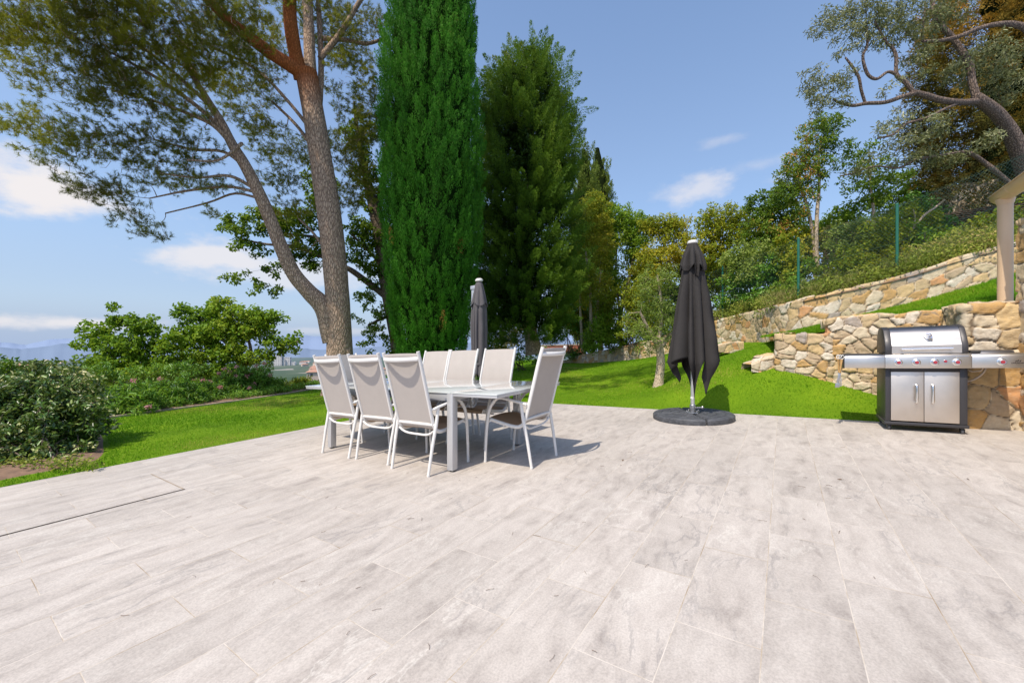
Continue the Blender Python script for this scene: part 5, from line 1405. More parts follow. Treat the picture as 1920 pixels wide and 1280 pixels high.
nl = 150; zl = rng.uniform(shp[2][0] + .2, shp[2][-1] - .8, nl); al = rng.random(nl) * 2 * np.pi; ol = np.stack([np.cos(al), np.sin(al), 0 * al], 1)
Cl = np.stack([shp[0](zl), 15 + 0 * zl, zl], 1) + ol * (shp[1](zl) * .92)[:, None]
plumes(lv, Cl, unit(ol + np.array([0, 0, .45]) + rng.normal(0, .15, (nl, 3))), 1.0, .19, 300, .062, .020, .62 + .3 * (rng.random(nl) - .5), .8, .5)
ni = 900; zi = rng.uniform(shp[2][0] + .4, shp[2][-1] - .6, ni); ai = rng.random(ni) * 2 * np.pi; ri = shp[1](zi) * .80 * rng.random(ni) ** .5
Ci = np.stack([shp[0](zi) + ri * np.cos(ai), 15 + ri * np.sin(ai), zi], 1); clump_leaves(lv, Ci, .34, 60, .13, .05, .05 + .1 * rng.random(ni), .1)  # inner leaves tinted dark to paint shade within the crown
lv.build('crown', M['conifer'], t, base)
wd = Wood(); wd.limb([(1002, 664, 15, 34), (998, 640, 15, 27), (992, 605, 15, 24), (988, 560, 15, 22), (990, 400, 15, 18), (995, 200, 15, 8)], 6, 12); wd.build('trunk', M['pine_bark'], t, base)

# ---------------------------------------------------------------- two slim far cypresses
for lab, pf, Y, sd in (('left one of two slim far cypresses peeping over the hedge', [(430, 1072, 1116), (380, 1076, 1114), (330, 1083, 1110), (298, 1088, 1104), (276, 1091, 1097)], 27, 1), ('right one of two slim far cypresses, standing clear of the conifer', [(440, 1102, 1150), (390, 1104, 1148), (340, 1108, 1140), (305, 1114, 1131), (274, 1116, 1123)], 29, 2)):
    pf = [(640, pf[0][1] + 5, pf[0][2] - 5)] + pf
    t, base, C, pd, out, shp, big = column('slim_cypress_tree', lab, pf, Y, None, None, 520, .8, .2, 60, .1, .05, sd, None, 'slim far cypresses', lean=.15, lump=.12)
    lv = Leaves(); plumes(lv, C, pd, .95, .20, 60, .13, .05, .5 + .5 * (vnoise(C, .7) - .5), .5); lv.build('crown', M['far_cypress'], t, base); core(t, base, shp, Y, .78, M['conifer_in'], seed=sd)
    wd = Wood(); wd.limb3([base + (0, 0, -1), base + (0, 0, 2)], [.2, .15]); wd.build('trunk', M['bark'], t, base)

# ---------------------------------------------------------------- generic broadleaf tree or shrub from survey lobes
def leafy(name, label, cat, base, limbs, spec, mat, bark, dens=14, mind=.2, rad=.2, n=30, L=.08, Wd=.05, base_t=.5, amp=.3, spread=.22, group=None, r0=.016, r1=.004, droop=.1, freq=1.1, red=None, stems=0, shell=.2, flowers=None, wig=.22, part='crown', trim=True):
    o = np.asarray(base, float); t = thing(name, label, cat, o, group); wd = Wood()
    for lb in limbs: wd.limb(lb, 5, 8)
    C = lobes(spec, dens * 2.6, mind * .72, shell * .5)
    if stems:
        lo = C[C[:, 2] < np.quantile(C[:, 2], .75)]
        for k in range(stems):
            q = lo[rng.integers(len(lo))]; b0 = o + rng.normal(0, .12, 3) * (1, 1, 0); wd.limb3([b0 - (0, 0, .08), b0 * .55 + q * .45 + rng.normal(0, .05, 3), q], [r0 * 1.4, r0, r1], 3, 5)
    wd.grow(C, r0 * .85, r1 * .8, 3, wig); wd.build('trunk' if not stems else 'stems', bark, t, o)
    lv = Leaves(); clump_leaves(lv, C, rad, n, L * 1.12, Wd * 1.15, tints(C, base_t, amp, freq), spread, droop=droop); lv.build(part if not stems else 'foliage', mat, t, o)
    if flowers:
        fm, nf, fr, fl = flowers; zc = C[:, 2] + .6 * rng.random(len(C)) * (C[:, 2].max() - C[:, 2].min()) - .5 * (C[:, 1] - C[:, 1].mean())
        pick = np.argsort(-zc)[:nf * 2]; pick = rng.permutation(pick)[:nf]
        FC = C[pick] + unit(C[pick] - C.mean(0)) * rad * .9
        
        for q in FC: lv = Leaves(); clump_leaves(lv, q[None], fr, 30, fl, fl * .8, np.array([.5 + .4 * (rng.random() - .5)]), .3); lv.build('flower_head', fm, t, o)
    return t

# small tree standing in the lawn by the parasol
leafy('small_tree', 'small light green tree with a pale trunk on the lawn, left of the black parasol', 'tree', at(1235, 727, 9.),
      [[(1234, 731, 9, 26), (1236, 710, 9, 19), (1239, 680, 9, 17), (1237, 655, 9, 16), (1233, 640, 9, 15)], [(1237, 658, 9, 11), (1226, 635, 8.9, 9), (1212, 610, 8.8, 7), (1200, 585, 8.7, 4)], [(1234, 645, 9, 10), (1240, 600, 9, 7), (1238, 550, 9, 5), (1232, 515, 9, 3)], [(1237, 655, 9, 9), (1258, 625, 9.1, 7), (1272, 595, 9.2, 4)]],
      [(1215, 600, 45, 40, 8.9, .5), (1225, 555, 45, 40, 9, .5), (1235, 520, 35, 28, 9, .45), (1250, 585, 40, 45, 9.1, .5), (1200, 630, 32, 20, 8.8, .35), (1255, 635, 30, 22, 9.1, .35), (1210, 660, 25, 10, 8.8, .2), (1228, 640, 40, 20, 9, .4)],
      M['young'], M['pale_bark'], 36, .14, .13, 30, .055, .017, .42, .28, .25, r0=.011, r1=.003)

# trees and hedge behind the wall, from the conifer to the parasol
HB = [
 ('tall_shrub', 'bronze tinted bare stemmed shrub between the conifer and the hedge', 1110, 655, 17.5, [(1090, 440, 26, 50, 17.5, .7), (1115, 400, 30, 40, 18, .7), (1130, 460, 24, 60, 17.6, .7), (1100, 530, 25, 50, 17.4, .6), (1135, 560, 22, 50, 17.2, .6)], 'hedge', .55, [[(1112, 660, 17.5, 7), (1108, 600, 17.5, 6), (1106, 540, 17.5, 5), (1098, 470, 17.5, 3)], [(1112, 640, 17.5, 6), (1122, 560, 17.5, 5), (1128, 480, 17.5, 3)], [(1092, 655, 17.5, 5), (1088, 570, 17.5, 4), (1092, 500, 17.5, 2)]]),
 ('hedge_tree', 'bright green tree at the left end of the tall hedge behind the lawn', 1165, 650, 18.5, [(1160, 410, 34, 26, 18.5, .8), (1185, 425, 40, 28, 18.5, .8), (1195, 460, 30, 30, 18.3, .7), (1160, 450, 20, 25, 18.3, .6), (1150, 520, 14, 60, 18., .5)], 'bright', .52, [[(1166, 655, 18.5, 8), (1164, 590, 18.5, 7), (1178, 530, 18.5, 6), (1190, 470, 18.5, 4)], [(1164, 600, 18.5, 6), (1155, 520, 18.5, 4), (1158, 440, 18.5, 3)]]),
 ('hedge_tree', 'yellow leaved tree in the hedge just left of the parasol top', 1235, 640, 17., [(1225, 425, 30, 22, 17, .7), (1255, 430, 40, 25, 17, .7), (1275, 460, 35, 30, 16.8, .7), (1240, 475, 40, 30, 16.6, .7), (1215, 500, 34, 34, 16.6, .7), (1275, 420, 25, 14, 17, .5)], 'hedge', .62, [[(1236, 650, 17, 8), (1238, 560, 17, 7), (1240, 490, 17, 5), (1250, 430, 17, 3)], [(1238, 560, 17, 5), (1215, 500, 17, 3)]]),
 ('leafy_bush', 'glossy bright green bush above the wall, left of the small lawn tree', 1140, 650, 17.5, [(1125, 625, 30, 30, 17.2, .7), (1145, 605, 34, 28, 17.4, .7), (1160, 640, 22, 22, 17.2, .5), (1110, 648, 20, 14, 17., .5)], 'bright', .55, None),
 ('leafy_bush', 'low conical green bush at the foot of the dark conifer', 975, 690, 15.5, [(977, 676, 13, 14, 15.5, .3), (978, 655, 9, 14, 15.5, .25)], 'laurel', .5, None),
 ('leafy_bush', 'sparse olive brown shrubs in shade between cypress and conifer', 915, 680, 16.5, [(905, 625, 22, 28, 16.5, .5), (920, 600, 20, 22, 16.6, .5), (915, 655, 25, 20, 16.5, .5), (935, 650, 18, 18, 16.6, .4)], 'scrub', .45, None),
 ('leafy_bush', 'dry pale twiggy bush in the gap left of the conifer trunk', 955, 685, 19., [(950, 640, 26, 20, 19, .5), (968, 615, 22, 16, 19, .5), (945, 660, 24, 14, 19, .5)], 'dry', .45, None),
 ('leafy_bush', 'yellowing bush over the red brick wall under the conifer', 1065, 660, 20., [(1055, 590, 26, 20, 20, .6), (1075, 612, 24, 20, 20, .6), (1090, 580, 20, 25, 20, .6), (1045, 620, 14, 12, 20, .4)], 'hedge', .6, None),
 ('leafy_bush', 'pale green shrub on the wall directly behind the small lawn tree', 1190, 650, 15.8, [(1190, 560, 30, 40, 15.8, .6), (1205, 600, 34, 36, 15.8, .6), (1180, 620, 24, 24, 15.8, .5), (1215, 530, 30, 26, 16, .6)], 'hedge', .40, None),
 ('hedge_tree', 'broad olive green tree right behind the parasol top', 1345, 590, 15., [(1345, 410, 40, 26, 15, .7), (1375, 420, 40, 30, 15, .7), (1340, 450, 40, 30, 15, .7), (1390, 460, 36, 34, 14.8, .7), (1325, 480, 30, 26, 15, .6), (1420, 430, 30, 30, 14.6, .6), (1365, 490, 44, 26, 14.8, .6)], 'hedge', .42, [[(1352, 600, 15, 10), (1356, 540, 15, 8), (1362, 480, 15, 6), (1370, 420, 15, 3)], [(1356, 540, 15, 6), (1335, 490, 15, 4), (1340, 440, 15, 2)], [(1358, 530, 15, 6), (1395, 470, 15, 4)]]),
 ('hedge_tree', 'dark green tree with rusty tips left of the thin pale stems', 1435, 565, 12.5, [(1430, 385, 26, 26, 12.5, .5), (1455, 400, 34, 34, 12.5, .6), (1425, 430, 30, 30, 12.4, .6), (1465, 440, 30, 30, 12.4, .6), (1440, 470, 36, 26, 12.3, .6), (1410, 375, 14, 10, 12.5, .3), (1490, 420, 20, 30, 12.5, .5)], 'autumn', .45, [[(1462, 560, 12.5, 9), (1452, 500, 12.5, 8), (1440, 450, 12.5, 6), (1435, 400, 12.5, 3)], [(1452, 500, 12.5, 6), (1470, 440, 12.5, 3)]]),
 ('leafy_bush', 'low dark bush behind the fence, between the first two near posts', 1410, 575, 12., [(1390, 530, 36, 26, 12, .6), (1430, 525, 40, 30, 11.5, .6), (1465, 510, 36, 34, 11, .6), (1370, 555, 26, 22, 12, .5), (1440, 560, 40, 16, 10.5, .5)], 'laurel', .42, None),
 ('leafy_bush', 'green bush at the base of the second near fence post', 1500, 560, 9.6, [(1490, 540, 30, 22, 9.6, .4), (1520, 545, 30, 16, 9.4, .4), (1470, 548, 22, 18, 9.8, .4), (1505, 505, 26, 20, 10, .4)], 'bright', .40, None),
 ('leafy_bush', 'sprawling yellow green shrub on the slope right of the tallest post', 1720, 500, 9.4, [(1700, 450, 34, 40, 9.4, .5), (1735, 460, 34, 36, 9.4, .5), (1720, 420, 30, 26, 9.6, .5), (1750, 490, 34, 20, 9.2, .4), (1665, 470, 30, 40, 9.4, .5), (1690, 400, 26, 20, 9.8, .4), (1640, 500, 26, 26, 9.4, .4)], 'hedge', .38, None),
 ('leafy_bush', 'ivy green bush under the brushwood fence near the slope top', 1780, 440, 10.2, [(1745, 410, 26, 30, 10.4, .4), (1765, 440, 30, 26, 10.2, .4), (1720, 385, 26, 20, 10.6, .4)], 'laurel', .45, None),
 ('leafy_bush', 'small rusty shrub on the slope left of the beige pipe', 1835, 480, 8.6, [(1820, 450, 26, 28, 8.6, .4), (1850, 440, 28, 26, 8.6, .4), (1840, 470, 34, 12, 8.4, .35)], 'scrub', .60, None),
 ('leafy_bush', 'tangled grey brown bush behind the thin pale stems', 1570, 520, 10.4, [(1570, 450, 34, 26, 10.4, .4), (1600, 470, 34, 30, 10.4, .4), (1560, 500, 30, 26, 10.2, .4), (1610, 510, 30, 20, 10., .4)], 'dry', .35, None),
 ('leafy_bush', 'fresh green leafy bush left of the thin pale stems, mid height', 1540, 470, 10.8, [(1530, 440, 26, 18, 10.8, .4), (1600, 395, 26, 14, 11, .4), (1570, 415, 34, 14, 11, .4), (1510, 460, 20, 20, 10.8, .4), (1640, 375, 26, 12, 11, .35)], 'bright', .55, None),
 ('leafy_bush', 'tall fresh green shrub behind the fence, left of the middle post', 1400, 560, 11.8, [(1385, 490, 34, 36, 11.8, .45), (1420, 478, 34, 40, 11.6, .45), (1400, 520, 34, 26, 11.6, .45)], 'young', .45, None),
 ('leafy_bush', 'tall yellow green shrub right beside the middle fence post', 1490, 545, 10.4, [(1475, 470, 30, 38, 10.5, .4), (1512, 462, 26, 40, 10.6, .4), (1490, 505, 34, 26, 10.3, .4)], 'hedge', .48, None),
 ('leafy_bush', 'upright light green shrub right of the twin pale stems', 1600, 500, 9.8, [(1580, 450, 30, 36, 9.9, .4), (1618, 446, 30, 38, 9.8, .4), (1600, 480, 36, 22, 9.6, .4)], 'young', .42, None),
 ('leafy_bush', 'dense yellow green shrub around the tallest fence post', 1675, 490, 9.2, [(1655, 440, 28, 46, 9.3, .35), (1692, 432, 28, 44, 9.3, .35), (1672, 478, 36, 22, 9.1, .35)], 'hedge', .5, None),
 ('leafy_bush', 'fresh green shrub in front of the left half of the brushwood fence', 1735, 480, 9., [(1728, 440, 30, 34, 9.1, .35), (1762, 452, 28, 28, 9., .35)], 'bright', .5, None),
 ('hedge', 'low shady hedge at the far end of the lawn, right of the conifer trunk', 1040, 688, 20.2, [(1005, 668, 26, 16, 20.2, .5), (1040, 672, 26, 14, 20., .5), (1075, 664, 24, 12, 20.3, .5), (1100, 655, 20, 12, 20.3, .4)], 'laurel', .35, None),
 ('leafy_bush', 'yellow green bush on the slope right below the brushwood fence', 1610, 525, 9.2, [(1590, 490, 38, 28, 9.2, .45), (1625, 495, 38, 26, 9.1, .45), (1650, 475, 30, 32, 9.2, .4), (1560, 508, 30, 22, 9.2, .4)], 'hedge', .42, None),
 ('leafy_bush', 'loose shrub of mixed green and ochre leaves beside the dead branch', 1790, 490, 8.9, [(1770, 460, 40, 30, 8.7, .4), (1815, 450, 40, 28, 8.5, .4), (1745, 475, 34, 26, 8.7, .35), (1800, 480, 60, 18, 8.4, .35), (1860, 462, 36, 16, 8.2, .3)], 'scrub', .62, None),
 ('leafy_bush', 'green climbing leaves hanging over the dark brushwood fence', 1700, 430, 10.6, [(1660, 420, 22, 30, 10.7, .3), (1700, 405, 40, 16, 10.7, .3), (1740, 430, 26, 34, 10.5, .3), (1620, 440, 18, 26, 10.9, .3)], 'bright', .45, None),
 ('leafy_bush', 'low weedy bush on top of the wall left of the tallest fence post', 1640, 540, 8.5, [(1600, 520, 38, 16, 8.6, .3), (1650, 508, 34, 18, 8.5, .3), (1555, 535, 34, 14, 8.7, .3), (1700, 494, 30, 18, 8.4, .3)], 'scrub', .55, None),
 ('leafy_bush', 'dense green bush filling the slope at the far right behind the pipe', 1890, 440, 8.3, [(1870, 420, 26, 30, 8.3, .4), (1900, 400, 26, 34, 8.3, .4), (1925, 430, 26, 30, 8.2, .4), (1850, 455, 22, 14, 8.3, .3)], 'hedge', .38, None),
 ('leafy_bush', 'dark thicket under the olive branches at the top of the slope', 1750, 370, 12.2, [(1700, 370, 40, 30, 12.4, .5), (1760, 365, 44, 34, 12.2, .5), (1830, 360, 44, 30, 12., .5), (1660, 395, 30, 20, 12.4, .4), (1890, 350, 40, 30, 11.6, .5)], 'oak', .30, None),
 ('hedge_tree', 'rounded olive green tree behind the twin pale stems', 1580, 470, 14.5, [(1560, 420, 30, 24, 14.5, .6), (1595, 425, 34, 22, 14.5, .6), (1530, 440, 26, 24, 14.5, .6), (1500, 470, 30, 30, 14., .6), (1620, 440, 26, 20, 14.5, .6), (1650, 420, 24, 16, 14.5, .5)], 'oak', .5, [[(1575, 520, 14.5, 8), (1575, 470, 14.5, 6), (1580, 430, 14.5, 4)]]),
]
for k, (nm, lab, u, v, Y, spec, mt, bt, limbs) in enumerate(HB):
    L = .085 if Y > 13 else .07
    leafy(nm, lab, 'tree' if 'tree' in nm else 'shrub', at(u, v, Y), limbs or [], spec, M[mt], M['pale_bark'] if nm == 'tall_shrub' else M['bark'], 15 if Y > 13 else 26, .20 if Y > 13 else .15, .24 if Y > 13 else .18, 44 if Y > 13 else 40, L * 1.1, L * (.55 if mt in ('bright', 'laurel', 'autumn') else .45), bt + .10, .28, .24, stems=0 if limbs else 7, r0=.014)
# filler hedge deep behind so that no bare slope shows
for lab, u, v, Y, spec, mt in (
  ('dark green hedge mass behind the yellow tree and the parasol', 1250, 640, 19.5, [(1200, 540, 60, 70, 19.5, .8), (1270, 540, 70, 60, 19., .8), (1330, 530, 60, 50, 17.5, .8), (1230, 600, 60, 40, 18.5, .8)], 'hedge'),
  ('shady evergreen thicket between the far cypresses and the lawn bush', 1090, 650, 20.5, [(1085, 530, 40, 60, 20.5, .8), (1100, 600, 40, 40, 20, .8), (1070, 480, 30, 50, 21, .8), (1060, 560, 24, 50, 20.5, .7)], 'laurel')):
    leafy('hedge', lab, 'hedge', at(u, v, Y), [], spec, M[mt], M['bark'], 7, .26, .34, 44, .11, .06, .34, .25, .24, stems=10)

# slender trees with pale stems above the fence
leafy('slender_tree', 'slender tree with twin pale stems and orange tinted crown', 'tree', at(1533, 500, 10.4),
      [[(1528, 520, 10.4, 8), (1527, 470, 10.4, 8), (1521, 420, 10.4, 7), (1513, 385, 10.4, 6), (1505, 360, 10.4, 4), (1490, 330, 10.4, 3)], [(1533, 508, 10.3, 9), (1531, 450, 10.3, 8), (1532, 400, 10.3, 8), (1536, 350, 10.3, 6), (1535, 300, 10.3, 5), (1540, 260, 10.3, 3)]],
      [(1485, 310, 30, 16, 10.4, .4), (1478, 340, 30, 26, 10.4, .4), (1500, 375, 26, 20, 10.4, .4), (1540, 240, 40, 18, 10.3, .4), (1530, 270, 36, 22, 10.3, .4), (1560, 235, 28, 14, 10.3, .35), (1535, 310, 26, 24, 10.3, .35), (1525, 345, 24, 20, 10.3, .3), (1505, 405, 16, 12, 10.4, .3), (1500, 290, 24, 18, 10.3, .3), (1560, 275, 26, 22, 10.3, .35), (1470, 370, 26, 22, 10.4, .35), (1515, 320, 30, 22, 10.35, .35), (1490, 345, 26, 20, 10.4, .3)],
      M['autumn'], M['pale_bark'], 44, .13, .15, 34, .075, .024, .50, .35, .28, r0=.010, r1=.003)
leafy('slender_tree', 'slender tree with one pale stem, just left of the tallest fence post', 'tree', at(1640, 470, 10.2),
      [[(1642, 490, 10.2, 9), (1640, 440, 10.2, 8), (1638, 400, 10.2, 7), (1633, 350, 10.2, 5), (1628, 300, 10.2, 3)]],
      [(1620, 285, 28, 22, 10.2, .4), (1635, 320, 40, 24, 10.2, .4), (1610, 345, 34, 24, 10.2, .4), (1660, 345, 34, 22, 10.2, .4), (1640, 370, 36, 18, 10.2, .4), (1690, 330, 24, 20, 10.2, .4), (1590, 310, 16, 20, 10.2, .3)],
      M['oak'], M['pale_bark'], 30, .15, .16, 32, .07, .028, .55, .3, .26, r0=.010, r1=.003)

# ---------------------------------------------------------------- olive tree over the right corner
olive_limbs = [
 [(1965, 420, 9.12, 46), (1925, 330, 9.00, 42), (1910, 285, 8.88, 40), (1893, 245, 8.76, 37), (1868, 212, 8.64, 32), (1840, 190, 8.52, 28), (1826, 180, 8.52, 25)],
 [(1832, 188, 8.52, 18), (1822, 150, 8.52, 17), (1818, 122, 8.52, 16), (1802, 95, 8.52, 15), (1783, 68, 8.52, 14), (1760, 42, 8.52, 12), (1750, 15, 8.52, 10), (1742, -40, 8.52, 7)],
 [(1832, 190, 8.52, 20), (1800, 192, 8.40, 16), (1765, 188, 8.28, 16), (1738, 180, 8.22, 15), (1712, 173, 8.16, 13)],
 [(1714, 175, 8.16, 12), (1690, 182, 8.16, 11), (1660, 192, 8.16, 10), (1625, 194, 8.16, 9), (1600, 198, 8.16, 8), (1575, 193, 8.16, 6), (1562, 186, 8.16, 5)],
 [(1712, 173, 8.16, 11), (1698, 155, 8.16, 11), (1682, 142, 8.16, 10), (1680, 125, 8.16, 8), (1680, 105, 8.16, 8), (1672, 88, 8.16, 7), (1662, 80, 8.16, 6), (1640, 40, 8.16, 4)],
 [(1682, 140, 8.16, 8), (1665, 135, 8.16, 7), (1645, 148, 8.16, 7), (1630, 143, 8.16, 7), (1622, 128, 8.16, 7), (1618, 105, 8.16, 6), (1626, 85, 8.16, 6), (1626, 50, 8.16, 4)],
 [(1622, 193, 8.16, 7), (1615, 170, 8.10, 7), (1610, 145, 8.04, 7), (1598, 125, 8.04, 6), (1585, 108, 8.04, 4)],
 [(1975, 120, 8.40, 26), (1930, 60, 8.28, 20), (1910, 48, 8.28, 17), (1880, 45, 8.28, 14), (1840, 52, 8.28, 12), (1800, 68, 8.28, 11), (1765, 76, 8.28, 9), (1730, 78, 8.28, 6)],
 [(1730, 78, 8.28, 5), (1731, 50, 8.28, 4), (1736, 5, 8.28, 3)],
 [(1800, 192, 8.40, 8), (1770, 205, 8.28, 7), (1735, 222, 8.16, 6), (1700, 232, 8.04, 6), (1675, 252, 8.04, 5), (1645, 260, 8.04, 4)],
 [(1935, 370, 8.76, 16), (1900, 350, 8.64, 15), (1862, 318, 8.52, 14), (1845, 305, 8.52, 12), (1820, 288, 8.40, 11), (1800, 285, 8.40, 9)],
 [(1800, 285, 8.40, 6), (1760, 292, 8.40, 6), (1715, 300, 8.40, 6), (1685, 315, 8.40, 5), (1640, 312, 8.40, 4), (1600, 325, 8.40, 4), (1575, 330, 8.40, 3)],
]
spec = [(1545, 45, 26, 22, 8.16, 0.36), (1580, 25, 30, 25, 8.16, 0.36), (1625, 15, 45, 25, 8.16, 0.42), (1655, 50, 45, 28, 8.16, 0.42), (1690, 25, 40, 35, 8.28, 0.42), (1600, 65, 26, 25, 8.16, 0.36), (1650, 80, 26, 14, 8.16, 0.30), (1585, 95, 16, 14, 8.04, 0.24), (1525, 150, 26, 22, 8.04, 0.30), (1550, 165, 35, 26, 8.04, 0.36), (1590, 145, 22, 18, 8.04, 0.30), (1535, 195, 24, 18, 8.04, 0.30), (1570, 190, 26, 14, 8.04, 0.30), (1510, 180, 16, 14, 8.04, 0.24),
        (1700, 75, 26, 30, 8.28, 0.36), (1720, 110, 30, 24, 8.28, 0.36), (1665, 165, 16, 14, 8.16, 0.24), (1740, 40, 30, 35, 8.40, 0.42), (1780, 25, 34, 28, 8.52, 0.42), (1720, 140, 20, 16, 8.28, 0.30), (1690, 220, 26, 16, 8.16, 0.30), (1665, 240, 24, 18, 8.04, 0.30), (1740, 240, 40, 24, 8.28, 0.36), (1700, 265, 30, 16, 8.16, 0.30), (1660, 285, 30, 12, 8.28, 0.30), (1800, 130, 26, 30, 8.64, 0.36), (1850, 120, 36, 36, 8.64, 0.48), (1880, 170, 30, 30, 8.76, 0.42), (1890, 110, 26, 24, 8.76, 0.36), (1790, 300, 40, 16, 8.52, 0.36), (1740, 290, 30, 14, 8.40, 0.30), (1620, 320, 40, 10, 8.40, 0.30), (1860, 260, 26, 16, 8.64, 0.36), (1700, 300, 26, 14, 8.40, 0.30), (1845, 90, 24, 18, 8.52, 0.36)]
leafy('olive_tree', 'gnarled olive tree reaching in from the right edge over the slope', 'olive tree', at(1965, 440, 9.12), olive_limbs, spec, M['olive'], M['olive_bark'], 62, .11, .13, 28, .062, .0155, .48, .3, .3, r0=.008, r1=.0025, droop=.2)

# big ochre conifer behind it
prof = [(440, 1745, 2150), (380, 1735, 2160), (320, 1738, 2170), (260, 1745, 2160), (200, 1760, 2150), (130, 1768, 2140), (60, 1775, 2120), (0, 1790, 2100), (-80, 1830, 2080), (-200, 1900, 2020)]
t, base, C, pd, out, shp, big = column('ochre_conifer', 'large drooping conifer with orange ochre tips at the upper right', prof, 11.5, None, None, 2300, .5, .2, 90, .06, .02, 14, None, lean=.6, lump=.16, gaps=.16, squash=.42)
pd = unit(out * 1.0 + np.array([0, 0, -.15]) + rng.normal(0, .35, (len(C), 3)))
lv = Leaves(); v_ = HOR - (C[:, 2] - CAMH) * F / C[:, 1]
tint = np.interp(v_, [0, 120, 260, 420], [.72, .62, .30, .2]) + .6 * (vnoise(C, 1.1, 5.) - .5) + .2 * (rng.random(len(C)) - .5)
plumes(lv, C, pd, .8, .18, 95, .075, .026, tint, .8, .5)
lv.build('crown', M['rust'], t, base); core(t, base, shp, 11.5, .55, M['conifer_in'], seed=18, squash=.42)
wd = Wood(); wd.limb([(1940, 470, 11.5, 60), (1940, 200, 11.5, 40), (1950, -100, 11.5, 20)], 5, 10); wd.build('trunk', M['bark'], t, base)

# dead branch leaning on the slope
o = at(1690, 470, 9.2); t = thing('dead_branch', 'bare pale dead branch slanting up out of the bushes on the slope', 'branch', o)
wd = Wood(); wd.limb([(1690, 455, 9.2, 5), (1715, 425, 9.1, 5), (1735, 402, 9., 6), (1755, 388, 9., 5), (1772, 374, 8.9, 4)], 5, 7); wd.limb([(1712, 428, 9.1, 3), (1716, 410, 9.1, 3), (1712, 392, 9., 2)], 4, 6); wd.build('wood', M['pale_bark'], t, o)

# dry grass and scrub on the slope behind the wall: nobody could count it
n = 1700; ii = rng.integers(5, HSf.shape[0] - 1, n); jj = rng.integers(30, HSf.shape[1], n)
C = HSf[ii, jj] + rng.normal(0, .06, (n, 3)) + (0, 0, .05); C[:, 2] += .10 * rng.random(n)
lv = Leaves(); m = len(C); per = 30; N = m * per
a = unit(rng.normal(0, .45, (N, 3)) + np.array([0, 0, .9])); P = np.repeat(C, per, 0) + rng.normal(0, .11, (N, 3)) * (1, 1, .35)
lv.needle(P, a, .07 + .13 * rng.random(N), .009, np.repeat(.45 + .6 * (vnoise(C, .8) - .5), per) + .3 * (rng.random(N) - .5))
ds = lv.build('dry_grass', M['dry'], None, (0, 0, 0)); tag(ds, 'dry straw coloured grass and weeds on the slope above the stone wall', 'grass', kind='stuff')
n = 2600; ii = rng.integers(3, HSf.shape[0] - 1, n); jj = rng.integers(20, HSf.shape[1], n); C = HSf[ii, jj] + rng.normal(0, .1, (n, 3)); C[:, 2] += .12
lv = Leaves(); clump_leaves(lv, C, .19, 34, .055, .024, tints(C, .45, .4, .7), .3); ds = lv.build('ground_cover', M['scrub'], None, (0, 0, 0)); tag(ds, 'low tangled green and brown ground cover on the slope behind the fence', 'ground cover', kind='stuff')

# ---------------------------------------------------------------- valley side: garden trees, oleanders, silver bush
leafy('fig_tree', 'fresh green round-topped tree at the far left beyond the oleanders', 'tree', at(245, 745, 13.5),
      [[(250, 770, 13.5, 14), (248, 720, 13.5, 11), (246, 690, 13.5, 9), (235, 660, 13.5, 7), (215, 635, 13.5, 5), (190, 620, 13.5, 3)], [(247, 690, 13.5, 8), (262, 655, 13.5, 6), (250, 620, 13.5, 5), (235, 600, 13.5, 3)], [(247, 700, 13.5, 7), (290, 670, 13.5, 5), (310, 640, 13.5, 3)]],
      [(165, 640, 35, 12, 13.5, .5), (195, 620, 30, 14, 13.5, .5), (235, 603, 26, 14, 13.5, .5), (270, 615, 30, 18, 13.5, .6), (215, 650, 40, 20, 13.4, .6), (265, 650, 44, 24, 13.4, .6), (310, 640, 28, 20, 13.5, .5), (180, 680, 34, 22, 13.3, .5), (230, 690, 50, 26, 13.2, .6), (290, 690, 40, 26, 13.3, .6), (215, 578, 8, 8, 13.5, .2), (160, 612, 8, 8, 13.5, .2), (290, 600, 14, 9, 13.5, .3), (200, 715, 40, 20, 13.1, .5)],
      M['bright'], M['bark'], 20, .20, .22, 40, .10, .062, .48, .3, .24, r0=.02)
leafy('fig_tree', 'larger fresh green spreading tree left of the pine trunk', 'tree', at(455, 735, 15.),
      [[(462, 760, 15, 14), (460, 715, 15, 12), (458, 690, 15, 10), (440, 660, 15, 8), (410, 630, 15, 6), (380, 600, 15, 4)], [(459, 690, 15, 9), (470, 655, 15, 7), (455, 615, 15, 5), (430, 580, 15, 3)], [(460, 685, 15, 8), (500, 665, 15, 6), (530, 650, 15, 4), (560, 640, 15, 3)], [(455, 680, 15, 7), (410, 665, 15, 5), (370, 650, 15, 3)]],
      [(350, 590, 20, 12, 15, .4), (385, 590, 36, 20, 15, .6), (420, 575, 30, 14, 15, .5), (460, 590, 40, 22, 15, .6), (500, 600, 30, 18, 15, .6), (400, 625, 50, 26, 14.9, .7), (460, 625, 40, 22, 15, .6), (515, 640, 30, 14, 15, .5), (550, 638, 22, 13, 15, .4), (535, 655, 24, 10, 15, .4), (370, 660, 44, 26, 14.8, .6), (430, 665, 40, 24, 14.8, .6), (345, 630, 24, 24, 15, .5), (485, 670, 30, 16, 14.8, .5), (330, 690, 36, 26, 14.6, .6), (400, 700, 50, 22, 14.6, .6), (490, 612, 30, 16, 15, .5), (340, 575, 8, 8, 15, .2)],
      M['bright'], M['bark'], 18, .21, .23, 40, .105, .065, .50, .3, .24, r0=.022)
